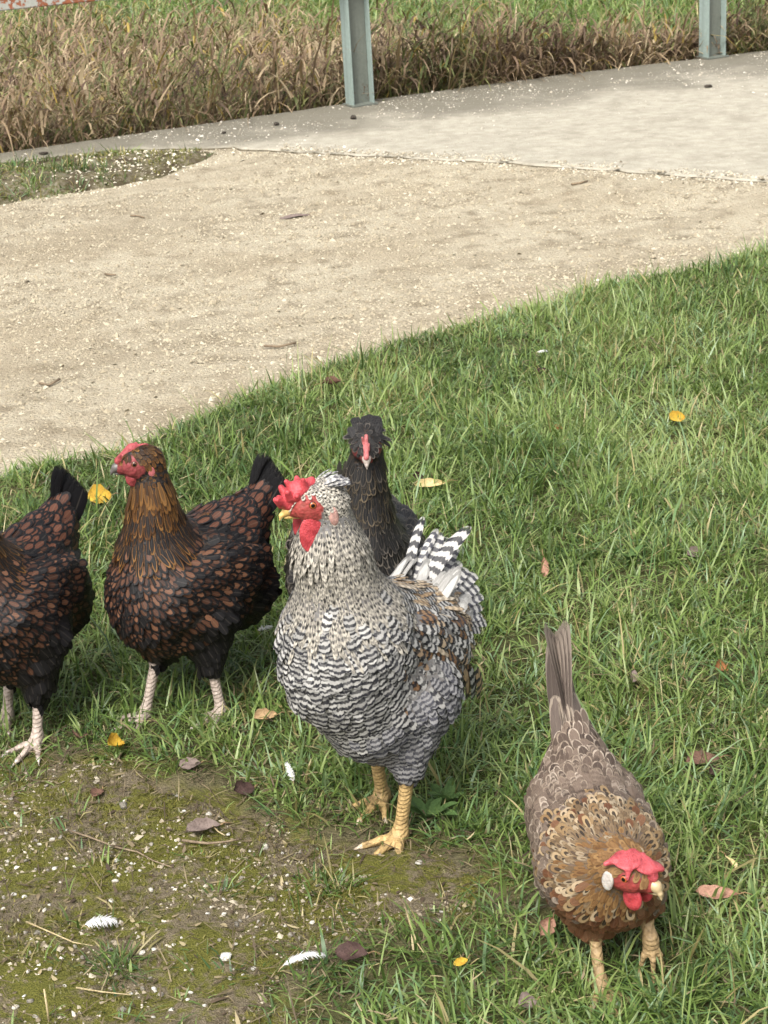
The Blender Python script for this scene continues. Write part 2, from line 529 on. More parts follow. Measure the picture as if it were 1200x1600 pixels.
# ---- stones
def rock_mesh(name, seed, mat, sub=1):
    r = np.random.default_rng(seed)
    import bmesh
    bm = bmesh.new()
    bmesh.ops.create_icosphere(bm, subdivisions=sub, radius=1.0)
    sc = np.array([1.0, r.uniform(0.65, 0.95), r.uniform(0.4, 0.65)])
    cuts = [(Vector(r.normal(0, 1, 3)).normalized(), r.uniform(0.55, 0.85)) for _ in range(6)]
    for v in bm.verts:
        for n, d in cuts:
            k = v.co.dot(n)
            if k > d:
                v.co -= n * (k - d)
        v.co = Vector((v.co.x * sc[0], v.co.y * sc[1], v.co.z * sc[2])) * r.uniform(0.92, 1.06)
    me = bpy.data.meshes.new(name)
    bm.to_mesh(me); bm.free()
    for q in me.polygons:
        q.use_smooth = True
    me.materials.append(mat)
    return me

def stone_mat(name, c1, c2):
    m, n, l, p = new_mat(name, 0.9, 0.2)
    nb = NB(m)
    oi = nb.new('ShaderNodeObjectInfo')
    co = nb.obj()
    c = nb.mix(oi.outputs['Random'], c1, c2)
    c = nb.mix(nb.mrange(nb.noise(co, 1.6, 5), 0.45, 0.7), c, tuple(q * 0.55 for q in c1))
    nb.l.new(c, p.inputs['Base Color'])
    nb.bump(nb.noise(co, 4, 5), 0.5, 0.1, p)
    return m
pale_stone = stone_mat('pale_limestone', (0.58, 0.54, 0.45), (0.72, 0.70, 0.64))
grey_stone = stone_mat('grey_stone', (0.24, 0.22, 0.18), (0.40, 0.36, 0.30))
RK = [rock_mesh('pebble_mesh', 100 + i, pale_stone, 2) for i in range(6)] + [rock_mesh('pebble_mesh', 200 + i, grey_stone, 2) for i in range(3)]

def P(x, y, z=0.0):
    """point on the level z under the photograph's pixel (x, y) of 1200 x 1600"""
    M = cam.matrix_world
    d = (M.to_3x3() @ Vector(((x - 600) / FPX, (800 - y) / FPX, -1.0)))
    t = (z - CAM_H) / d.z
    return Vector((d.x * t, d.y * t, z))

PEB = [(193, 1261, 17, 6), (327, 1276, 12, 0), (415, 1326, 11, 1), (441, 1335, 7, 2), (114, 1298, 9, 3), (82, 1315, 10, 4), (104, 1297, 5, 5), (86, 1358, 9, 0),
       (22, 1401, 9, 1), (180, 1378, 10, 2), (70, 1427, 9, 3), (5, 1424, 7, 4), (78, 1418, 6, 5), (353, 1502, 18, 0), (370, 1445, 10, 6), (368, 1480, 7, 2), (403, 1442, 7, 3),
       (222, 1492, 10, 4), (50, 1473, 6, 5), (62, 1516, 6, 0), (25, 1580, 10, 1), (102, 1549, 6, 2), (60, 1515, 5, 3), (205, 1556, 6, 4), (243, 1549, 5, 5), (320, 1578, 6, 0),
       (193, 1580, 9, 7), (448, 1379, 7, 1), (350, 1413, 6, 2), (425, 1403, 14, 8), (60, 1460, 12, 7), (40, 1462, 8, 8), (380, 1529, 5, 3), (365, 1520, 4, 4), (300, 1519, 5, 5),
       (180, 1531, 5, 0), (105, 1343, 7, 1), (37, 1268, 5, 2), (8, 1258, 5, 3), (62, 1273, 5, 4), (275, 1318, 6, 5), (276, 1327, 5, 0), (237, 1323, 9, 6), (205, 1349, 6, 1),
       (185, 1372, 5, 2), (254, 1343, 5, 3), (352, 1327, 6, 4), (270, 1388, 5, 5), (390, 1331, 5, 0), (655, 1358, 13, 1), (603, 1402, 6, 2), (690, 1430, 7, 3), (487, 1438, 9, 4),
       (449, 1368, 6, 5), (445, 1445, 5, 0), (458, 1368, 6, 7), (455, 1462, 10, 6), (560, 1345, 5, 1), (500, 1345, 5, 2), (340, 1365, 5, 3), (300, 1380, 4, 4), (235, 1531, 6, 6),
       (48, 1570, 12, 8), (130, 1500, 8, 6), (10, 1300, 6, 0), (15, 1330, 6, 8), (42, 1345, 9, 7), (95, 1380, 5, 1), (30, 1440, 6, 2), (330, 1425, 4, 4), (285, 1475, 5, 5), (240, 1590, 7, 0)]
rp_ = np.random.default_rng(77)
while len(PEB) < 165:
    qx, qy = rp_.uniform(0, 620), rp_.uniform(1215, 1598)
    w = P(qx, qy)
    if sd_poly(np.array([w.x]), np.array([w.y]), MOSS_POLY)[0] < -0.02:
        PEB.append((qx, qy, rp_.uniform(4, 8.5), int(rp_.integers(0, 9))))
for (px, py, s, k) in PEB:
    q = P(px, py)
    o = bpy.data.objects.new('pebble', RK[k]); COL.objects.link(o)
    o.parent = mossg
    r = s / 1180.0 * 0.62
    o.location = (q.x, q.y, float(moss_z(np.array([q.x]), np.array([q.y]))[0]) + r * 0.22)
    o.rotation_euler = (rng.normal(0, 0.25), rng.normal(0, 0.25), rng.uniform(0, 6.3))
    o.scale = (r, r, r)

def stone_field(name, pts, size, colors, mat):
    """many small chips joined into one mesh; each an irregular little pyramid seated in the surface"""
    n = len(pts)
    base = np.array([(1, 0, -0.25), (0, 1, -0.25), (-1, 0, -0.25), (0, -1, -0.25), (0, 0, 1)], float)
    J = base[None] * rng.uniform(0.55, 1.15, (n, 5, 1)) + rng.normal(0, 0.15, (n, 5, 3))
    J *= np.stack([np.ones(n), rng.uniform(0.55, 1, n), rng.uniform(0.35, 0.7, n)], 1)[:, None]
    a = rng.uniform(0, 6.3, n); tl = rng.normal(0, 0.3, n)
    ca, sa = np.cos(a), np.sin(a)
    x, y, z = J[..., 0], J[..., 1], J[..., 2] + J[..., 0] * tl[:, None]
    V = np.stack([x * ca[:, None] - y * sa[:, None], x * sa[:, None] + y * ca[:, None], z], -1) * size[:, None, None] + pts[:, None]
    f = np.array([(0, 1, 4), (1, 2, 4), (2, 3, 4), (3, 0, 4)])
    Fc = (np.arange(n)[:, None, None] * 5 + f[None]).reshape(-1, 3)
    o = mesh_np(name, V.reshape(-1, 3), [Fc], mat, smooth=False, attrs={'gc': ('FLOAT_COLOR', np.repeat(colors, 5, 0))})
    return tag(o, kind='stuff')

cm, n_, l_, p_ = new_mat('stone_chips', 0.9, 0.2)
nb = NB(cm)
nb.l.new(nb.attr('gc').outputs['Color'], p_.inputs['Base Color'])

def lerp_col(cols, t):
    cols = np.asarray(cols, float)
    t = np.clip(t, 0, 0.9999) * (len(cols) - 1)
    i = t.astype(int)
    return cols[i] + (cols[i + 1] - cols[i]) * (t - i)[:, None]

n = 130000
x = rng.uniform(-1.9, 2.2, n); y = rng.uniform(3.7, 7.7, n)
keep = (sd_poly(x, y, PATH_POLY) < 0) & (np.abs(x) < 0.32 * y) & (sd_poly(x, y, SLAB_POLY) > 0.0)
loose = 0.5 * fbm2(x, y, 2.5, 77, 4) + 0.5 * fbm2(x * 0.9 + y * 0.43, (y * 0.9 - x * 0.43) * 5, 0.8, 78, 4)
ed = np.abs(sd_poly(x, y, LAWN_POLY))
keep &= rng.uniform(0, 1, n) < np.clip(0.45 + (loose - 0.42) * 3 + 0.5 * smooth01(0.5, 0.0, ed), 0.2, 1)
x, y, ed = x[keep], y[keep], ed[keep]
sz = rng.lognormal(math.log(0.0040), 0.42, len(x)).clip(0.002, 0.014)
pts = np.stack([x, y, path_z(x, y) + sz * 0.15], 1)
stone_field('path_gravel', pts, sz, lerp_col([(0.16, 0.134, 0.095), (0.30, 0.256, 0.178), (0.40, 0.354, 0.258), (0.49, 0.445, 0.345)], rng.beta(2, 2.2, len(x)) + 0.12 * smooth01(0.3, 0, ed)), cm)

n = 4600
t = rng.uniform(0, 1, n); bi = rng.uniform(-1.4, 3.0, n)
yb = np.interp(bi, [q[0] for q in SLAB_BACK], [q[1] for q in SLAB_BACK])
y = yb - np.abs(rng.normal(0, 0.50, n)) - 0.02
ok = (sd_poly(bi, y, SLAB_POLY) < -0.02) & (fbm2(bi, y, 4, 91, 3) > 0.42)
bi, y = bi[ok], y[ok]
sz = rng.lognormal(math.log(0.0036), 0.45, len(bi)).clip(0.0018, 0.012)
stone_field('slab_grit', np.stack([bi, y, 0.018 + sz * 0.2], 1), sz, lerp_col([(0.22, 0.19, 0.14), (0.40, 0.36, 0.29), (0.66, 0.62, 0.55)], rng.beta(1.6, 1.8, len(bi))), cm)

n = 17000
x = rng.uniform(-1.0, 0.25, n); y = rng.uniform(1.5, 2.75, n)
dm = sd_poly(x, y, MOSS_POLY)
ok = (dm < 0.03) & (fbm2(x, y, 9, 55, 3) > 0.40)
x, y = x[ok], y[ok]
sz = rng.lognormal(math.log(0.0022), 0.55, len(x)).clip(0.001, 0.0075)
stone_field('moss_grit', np.stack([x, y, moss_z(x, y) + sz * 0.15], 1), sz, lerp_col([(0.12, 0.095, 0.06), (0.24, 0.20, 0.14), (0.40, 0.355, 0.27), (0.62, 0.58, 0.50)], rng.beta(1.5, 2.0, len(x))), cm)

n = 26000
x = rng.uniform(-1.6, 3.0, n); y = rng.uniform(6.0, 9.6, n)
dsl = sd_poly(x, y, SLAB_POLY)
ok = (dsl < -0.01) & (np.abs(x) < 0.24 * y + 0.2) & (rng.uniform(0, 1, n) < 0.35 + 0.9 * (fbm2(x, y, 5, 93, 4) - 0.35))
x, y, dsl = x[ok], y[ok], dsl[ok]
sz = rng.lognormal(math.log(0.0026), 0.4, len(x)).clip(0.0012, 0.007)
stone_field('slab_dust', np.stack([x, y, 0.018 + sz * 0.1], 1), sz, lerp_col([(0.16, 0.145, 0.11), (0.27, 0.25, 0.20), (0.36, 0.335, 0.27), (0.52, 0.48, 0.40)], rng.beta(2, 2, len(x))), cm)
n = 5000                                               # chippings kicked onto the slab along its front edge
t = rng.uniform(0, 1, n)
fx_ = np.array([q[0] for q in SLAB_FRONT[2:7]])[::-1]; fy_ = np.array([q[1] for q in SLAB_FRONT[2:7]])[::-1]
x = rng.uniform(-0.5, 2.0, n); y = np.interp(x, fx_, fy_) + rng.normal(0.0, 0.05, n)
ok = fbm2(x, y, 5, 95, 3) > 0.42
x, y = x[ok], y[ok]
sz = rng.lognormal(math.log(0.0045), 0.4, len(x)).clip(0.002, 0.013)
zb = np.where(sd_poly(x, y, SLAB_POLY) < 0, 0.018, path_z(x, y))
stone_field('edge_gravel', np.stack([x, y, zb + sz * 0.25], 1), sz, lerp_col([(0.14, 0.118, 0.085), (0.30, 0.262, 0.19), (0.45, 0.405, 0.31), (0.62, 0.58, 0.49)], rng.beta(2, 2, len(x))), cm)

n = 4200
x = rng.uniform(-2.0, -0.2, n); y = rng.uniform(6.5, 7.72, n)
ok = (sd_poly(x, y, VERGE_POLY) < 0.03) & (fbm2(x, y, 6, 57, 3) > 0.35) & (x > -1.2 + rng.normal(0, 0.15, n))
x, y = x[ok], y[ok]
sz = rng.lognormal(math.log(0.0050), 0.4, len(x)).clip(0.002, 0.012)
stone_field('verge_gravel', np.stack([x, y, np.maximum(ground_z(x, y), path_z(x, y)) + sz * 0.3], 1), sz, lerp_col([(0.35, 0.30, 0.2), (0.55, 0.50, 0.38), (0.72, 0.68, 0.58)], rng.beta(2, 2, len(x))), cm)

# ================================================================== GRASS
def blade_mat(name, trans=0.3, rough=0.55):
    m, n, l, p = new_mat(name, rough, 0.45)
    nb = NB(m)
    c = nb.attr('gc').outputs['Color']
    l.new(c, p.inputs['Base Color'])
    tr = nb.new('ShaderNodeBsdfTranslucent')
    l.new(nb.mix(1.0, c, (1.0, 1.05, 0.6), 'MULTIPLY'), tr.inputs['Color'])
    mx = nb.new('ShaderNodeMixShader')
    mx.inputs[0].default_value = trans
    l.new(p.outputs[0], mx.inputs[1]); l.new(tr.outputs[0], mx.inputs[2])
    l.new(mx.outputs[0], n['Material Output'].inputs[0])
    return m
grass_m = blade_mat('grass_blade', 0.28, 0.42)
dry_m = blade_mat('dry_grass_blade', 0.22, 0.7)

def ribbons(name, base, az, th0, curl, length, width, color, mat, segs=3, tipcol=None, kind='stuff', prof=None, twist=None):
    n = len(base)
    t = np.linspace(0, 1, segs + 1)
    ang = th0[:, None] + curl[:, None] * (t[:-1] + 0.5 / segs)[None]
    ds = (length / segs)[:, None]
    hx = np.concatenate([np.zeros((n, 1)), np.cumsum(np.sin(ang) * ds, 1)], 1)
    hz = np.concatenate([np.zeros((n, 1)), np.cumsum(np.cos(ang) * ds, 1)], 1)
    d = np.stack([np.cos(az), np.sin(az)], 1)
    saz = az + math.pi / 2 + (rng.normal(0, 0.5, n) if twist is None else twist)
    s = np.stack([np.cos(saz), np.sin(saz)], 1)
    c = np.stack([base[:, None, 0] + d[:, 0:1] * hx, base[:, None, 1] + d[:, 1:2] * hx, base[:, None, 2] + hz], -1)
    w = (np.array([0.75, 1.0, 0.72, 0.0]) if segs == 3 else np.array([0.7, 1, 0.9, 0.6, 0.0])) if prof is None else np.array(prof)
    off = np.zeros((n, segs, 3))
    off[..., :2] = s[:, None] * (w[None, :segs, None] * width[:, None, None] * 0.5)
    L = c[:, :segs] - off; R = c[:, :segs] + off
    V = np.concatenate([np.stack([L, R], 2).reshape(n, segs * 2, 3), c[:, segs:]], 1)
    m = segs * 2 + 1
    b = np.arange(n)[:, None] * m
    quads = np.concatenate([b + np.array([[2 * k, 2 * k + 1, 2 * k + 3, 2 * k + 2]]) for k in range(segs - 1)])
    tris = b + np.array([[2 * segs - 2, 2 * segs - 1, 2 * segs]])
    C0 = np.repeat(color[:, None], m, 1)
    if tipcol is not None:
        wt = np.concatenate([np.repeat(t[:segs], 2), [1.0]]) ** 2
        C0 = C0 * (1 - wt[None, :, None]) + tipcol[:, None] * wt[None, :, None]
    o = mesh_np(name, V.reshape(-1, 3), [quads, tris], mat, attrs={'gc': ('FLOAT_COLOR', C0.reshape(-1, 3))})
    return tag(o, kind=kind)

GREENS = np.array([(0.055, 0.095, 0.020), (0.110, 0.176, 0.040), (0.178, 0.256, 0.064), (0.262, 0.326, 0.120)])

def turf(name, tuft_xy, per, zf, hmul, spread=0.016, wid=0.0030, dry=0.06, mat=None, segs=3):
    nt = len(tuft_xy)
    k = rng.poisson(per, nt).clip(3, None)
    ti = np.repeat(np.arange(nt), k)
    n = len(ti)
    tx, ty = tuft_xy[ti, 0], tuft_xy[ti, 1]
    off = rng.normal(0, 1, (n, 2)) * spread
    x, y = tx + off[:, 0], ty + off[:, 1]
    lean_az = rng.uniform(0, 6.3, nt)[ti]
    az = np.arctan2(off[:, 1] + 0.5 * spread * np.sin(lean_az), off[:, 0] + 0.5 * spread * np.cos(lean_az)) + rng.normal(0, 0.55, n)
    th = hmul[ti] if isinstance(hmul, np.ndarray) else np.full(n, hmul)
    tuf = rng.lognormal(0, 0.16, nt)[ti]
    L = th * tuf * rng.lognormal(math.log(0.043), 0.38, n)
    th0 = np.abs(rng.normal(0.62, 0.40, n)).clip(0, 1.35); curl = np.abs(rng.normal(1.1, 0.75, n))
    W = wid * rng.lognormal(0, 0.28, n)
    big = fbm2(x, y, 3.2, 12, 3)
    hue = np.clip(rng.normal(0.44, 0.22, nt)[ti] + rng.normal(0, 0.24, n) + (big - 0.5) * 1.3 + (fbm2(x, y, 1.1, 13, 2) - 0.5) * 0.5, 0, 1)
    c = lerp_col(GREENS, hue)
    blu = (rng.uniform(0, 1, nt) < 0.16)[ti]
    c[blu] = c[blu] * np.array([0.85, 0.98, 1.5])
    dr = rng.uniform(0, 1, n) < dry * (0.3 + 3.2 * noise2(x, y, 5, 44) ** 2)
    c[dr] = lerp_col([(0.17, 0.15, 0.06), (0.30, 0.25, 0.11), (0.42, 0.36, 0.18)], rng.uniform(0, 1, dr.sum()))
    tip = c.copy()
    yt = rng.uniform(0, 1, n) < 0.3
    tip[yt] = tip[yt] * 0.5 + np.array([0.26, 0.25, 0.10]) * 0.5
    base = np.stack([x, y, zf(x, y) - 0.004], 1)
    return ribbons(name, base, az, th0, curl, L, W, c, mat or grass_m, segs, tip)

# lawn
n = 42000
x = rng.uniform(-1.9, 2.0, n); y = 1.45 + (6.3 - 1.45) * rng.uniform(0, 1, n)
dl = sd_poly(x, y, LAWN_POLY) + wob(x, y, 0.07, 7, 61)
dm = sd_poly(x, y, MOSS_POLY) + wob(x, y, 0.08, 11, 62)
pm_ = smooth01(0.02, -0.06, dl) * smooth01(-0.02, 0.06, dm)
soil = smooth01(0.62, 0.72, fbm2(x, y, 6, 71, 3))
keep = (rng.uniform(0, 1, n) < pm_ * (1 - 0.5 * soil)) & (np.abs(x) < 0.23 * y + 0.32)
x, y, dl, dm = x[keep], y[keep], dl[keep], dm[keep]
hm = (0.58 + 0.85 * fbm2(x, y, 3.2, 81, 3)) * (0.62 + 0.38 * smooth01(0.0, 0.22, dm)) * (1 - 0.22 * smooth01(-0.25, -0.02, dl))
print('lawn tufts', len(x))
turf('lawn_grass', np.stack([x, y], 1), 13, ground_z, hm)

# sparse tufts in the moss
n = 420
x = rng.uniform(-1.0, 0.25, n); y = rng.uniform(1.5, 2.72, n)
dm = sd_poly(x, y, MOSS_POLY)
keep = (dm < 0.02) & (rng.uniform(0, 1, n) < 0.15 + 0.9 * smooth01(0.5, 0.66, fbm2(x, y, 8, 63, 3)))
x, y = x[keep], y[keep]
spots = [P(a_, b_) for a_, b_ in [(190, 1500), (175, 1505), (205, 1510), (195, 1520), (180, 1515), (165, 1510), (160, 1365), (345, 1405), (20, 1215), (35, 1222), (30, 1210), (310, 1345),
                                  (520, 1385), (505, 1395), (540, 1390), (490, 1380), (530, 1400), (515, 1375), (480, 1300), (450, 1290), (470, 1275), (510, 1290), (430, 1300), (440, 1275),
                                  (460, 1540), (490, 1560), (440, 1580), (520, 1540), (480, 1580), (430, 1520), (340, 1210), (370, 1220)]]
x = np.concatenate([x] + [np.full(3, s.x) + rng.normal(0, 0.008, 3) for s in spots]); y = np.concatenate([y] + [np.full(3, s.y) + rng.normal(0, 0.008, 3) for s in spots])
turf('moss_tufts', np.stack([x, y], 1), 9, moss_z, 0.62, spread=0.011, wid=0.0024, dry=0.22)
# moss pile and dead thatch
n = 60000
x = rng.uniform(-1.0, 0.25, n); y = rng.uniform(1.5, 2.75, n)
keep = (sd_poly(x, y, MOSS_POLY) < 0.03) & (rng.uniform(0, 1, n) < 0.9 * smooth01(0.40, 0.60, fbm2(x, y, 8, 35, 4)) + 0.10)
x, y = x[keep], y[keep]; n = len(x)
ribbons('moss', np.stack([x, y, moss_z(x, y) - 0.002], 1), rng.uniform(0, 6.3, n), rng.uniform(0.2, 1.0, n), rng.uniform(0, 0.8, n), rng.uniform(0.004, 0.011, n), rng.uniform(0.0014, 0.003, n),
        lerp_col([(0.060, 0.060, 0.014), (0.120, 0.110, 0.024), (0.21, 0.18, 0.045)], rng.uniform(0, 1, n)), grass_m)
n = 12000
x = rng.uniform(-1.0, 0.35, n); y = rng.uniform(1.5, 2.8, n)
dm = sd_poly(x, y, MOSS_POLY)
keep = (dm < 0.10) & (rng.uniform(0, 1, n) < 0.40 + 0.6 * smooth01(-0.12, 0.0, dm))
x, y = x[keep], y[keep]; n = len(x)
zz = np.maximum(moss_z(x, y), ground_z(x, y)) + 0.004
ribbons('thatch', np.stack([x, y, zz], 1), rng.uniform(0, 6.3, n), rng.uniform(1.25, 1.6, n), rng.normal(0.0, 0.35, n), rng.lognormal(math.log(0.021), 0.5, n), rng.uniform(0.0008, 0.0024, n),
        lerp_col([(0.055, 0.038, 0.024), (0.13, 0.098, 0.058), (0.32, 0.26, 0.15)], rng.beta(1.3, 1.8, n)), dry_m)

n = 9000
x = rng.uniform(-1.1, 1.5, n); y = rng.uniform(1.5, 5.4, n)
keep = ((sd_poly(x, y, MOSS_POLY) < 0.05) & (rng.uniform(0, 1, n) < 0.9)) | ((sd_poly(x, y, LAWN_POLY) < -0.03) & (rng.uniform(0, 1, n) < 0.7) & (np.abs(x) < 0.23 * y + 0.2))
x, y = x[keep], y[keep]; n = len(x)
onm = sd_poly(x, y, MOSS_POLY) < 0.0
zz = np.where(onm, moss_z(x, y), ground_z(x, y) + rng.uniform(0.004, 0.026, n)) + 0.002
ribbons('litter', np.stack([x, y, zz], 1), rng.uniform(0, 6.3, n), rng.uniform(1.1, 1.7, n), rng.normal(0.0, 0.5, n), np.where(onm, 1.0, 1.9) * rng.lognormal(math.log(0.011), 0.4, n), np.where(onm, rng.uniform(0.002, 0.007, n), rng.uniform(0.0015, 0.0035, n)),
        lerp_col([(0.050, 0.033, 0.022), (0.12, 0.085, 0.052), (0.26, 0.205, 0.12), (0.42, 0.35, 0.20)], rng.uniform(0, 1, n)), dry_m)

# grass verge by the slab
n = 900
x = rng.uniform(-2.3, -0.4, n); y = rng.uniform(6.3, 7.75, n)
dv = sd_poly(x, y, VERGE_POLY)
keep = (dv < 0.02) & (rng.uniform(0, 1, n) < smooth01(-0.78, -1.15, x + rng.normal(0, 0.08, n)) + 0.10)
x, y = x[keep], y[keep]
turf('verge_grass', np.stack([x, y], 1), 14, ground_z, 0.85, spread=0.02, wid=0.0036, dry=0.25)
n = 9000
x = rng.uniform(-2.0, -0.35, n); y = rng.uniform(6.6, 7.75, n)
keep = (sd_poly(x, y, VERGE_POLY) < -0.01) & (fbm2(x, y, 7, 66, 3) > 0.52)
x, y = x[keep], y[keep]; n = len(x)
ribbons('verge_moss', np.stack([x, y, ground_z(x, y) - 0.002], 1), rng.uniform(0, 6.3, n), rng.uniform(0.2, 1.0, n), rng.uniform(0, 0.8, n), rng.uniform(0.010, 0.022, n), rng.uniform(0.003, 0.006, n),
        lerp_col([(0.09, 0.09, 0.02), (0.17, 0.16, 0.035), (0.26, 0.23, 0.06)], rng.uniform(0, 1, n)), grass_m)

# tall dry grass in the ditch behind the slab
n = 20000
x = rng.uniform(-4.2, 5.2, n)
yb = np.interp(x, [-9] + [q[0] for q in SLAB_BACK], [3.6] + [q[1] for q in SLAB_BACK])
depth = rng.uniform(0, 1, n) ** 1.25
wid_ = np.interp(x, [-4, -0.6, 0.4, 1.2, 5], [5.0, 4.0, 1.25, 0.85, 0.8]) * (0.8 + 0.5 * noise2(x, yb, 1.6, 5))
y = yb + 0.06 + depth * wid_
keep = (np.abs(x) < 0.235 * y + 0.95)
x, y, depth = x[keep], y[keep], depth[keep]; n = len(x)
cl = fbm2(x, y, 3.0, 101, 3); cl2 = fbm2(x, y, 1.4, 102, 3)
L = rng.lognormal(math.log(0.50), 0.22, n) * np.interp(x, [-2, 0, 1.0, 3], [1.12, 1.0, 0.80, 0.72]) * (0.75 + 0.5 * cl)
dryc = lerp_col([(0.065, 0.042, 0.030), (0.13, 0.085, 0.055), (0.22, 0.155, 0.09), (0.34, 0.27, 0.16)], np.clip(rng.normal(0.48, 0.24, n) + (cl - 0.5) * 0.7, 0, 1))
grn = lerp_col([(0.06, 0.085, 0.025), (0.12, 0.15, 0.04), (0.22, 0.22, 0.07)], rng.uniform(0, 1, n))
isg = rng.uniform(0, 1, n) < np.clip(0.16 + (cl2 - 0.42) * 2.2 + 0.15 * depth, 0.05, 0.75)
c = np.where(isg[:, None], grn, dryc)
laz = 0.4 + 2.2 * (cl2 - 0.5) + rng.normal(0, 1.5, n)
L = np.where(isg, L * 0.75, L)
ribbons('tall_dry_grass', np.stack([x, y, ground_z(x, y) - 0.01], 1), laz, np.abs(rng.normal(0.12, 0.12, n)), rng.normal(1.5, 0.6, n).clip(0.2, 2.7), L, rng.lognormal(math.log(0.0062), 0.3, n), c, dry_m, 4, c * 0.6 + np.array([0.34, 0.26, 0.15]) * 0.4)
# leaf blades arching off the stems at every height
m = 72000
k = rng.integers(0, n, m)
hz_ = rng.beta(1.6, 1.3, m) * 0.80
bx_, by_ = x[k] + rng.normal(0, 0.03, m), y[k] + rng.normal(0, 0.03, m)
cl = fbm2(bx_, by_, 3.5, 111, 3); cl2 = fbm2(bx_, by_, 1.3, 112, 3)
dryc = lerp_col([(0.085, 0.052, 0.036), (0.185, 0.120, 0.074), (0.320, 0.230, 0.135), (0.520, 0.420, 0.270)], np.clip(rng.normal(0.43, 0.26, m) + (cl - 0.5) * 1.1, 0, 1))
grn = lerp_col([(0.055, 0.080, 0.024), (0.12, 0.15, 0.042), (0.26, 0.26, 0.085)], rng.uniform(0, 1, m))
gl = rng.uniform(0, 1, m) < np.clip(0.30 + (cl2 - 0.47) * 3.0 - 0.35 * (hz_ - 0.3), 0.05, 0.85)
c = np.where(gl[:, None], grn, dryc)
yel = rng.uniform(0, 1, m) < 0.05
c[yel] = np.array([0.36, 0.26, 0.055]) * rng.uniform(0.6, 1.1, (yel.sum(), 1))
ribbons('arching_dry_leaves', np.stack([bx_, by_, ground_z(x[k], y[k]) + L[k] * hz_], 1), 0.5 + 2.6 * (cl - 0.5) + rng.normal(0, 1.3, m), np.abs(rng.normal(0.5, 0.35, m)), rng.normal(1.9, 0.8, m).clip(0.2, 3.3),
        rng.lognormal(math.log(0.13), 0.35, m), rng.lognormal(math.log(0.0085), 0.32, m), c, dry_m, 4, c * 0.7 + np.array([0.38, 0.30, 0.19]) * 0.3)
# seed heads: short thick drooping plumes among the stems
k = rng.permutation(n)[:7000]
zt = ground_z(x[k], y[k]) + L[k] * rng.uniform(0.45, 0.95, len(k))
ribbons('seed_heads', np.stack([x[k], y[k], zt], 1), laz[k], rng.uniform(0.2, 0.9, len(k)), rng.uniform(0.7, 2.0, len(k)), rng.uniform(0.05, 0.09, len(k)), rng.uniform(0.006, 0.012, len(k)),
        lerp_col([(0.10, 0.055, 0.042), (0.20, 0.13, 0.085), (0.36, 0.28, 0.18)], rng.uniform(0, 1, len(k))), dry_m, 4)
# meadow beyond
n = 9000
x = rng.uniform(-3, 6.5, n); y = rng.uniform(8.6, 19, n)
yb = np.interp(x, [-9] + [q[0] for q in SLAB_BACK], [3.6] + [q[1] for q in SLAB_BACK])
keep = (y > yb + 0.7) & (np.abs(x) < 0.235 * y + 0.3)
x, y = x[keep], y[keep]
turf('meadow_grass', np.stack([x, y], 1), 9, ground_z, 2.5, spread=0.05, wid=0.008, dry=0.14)
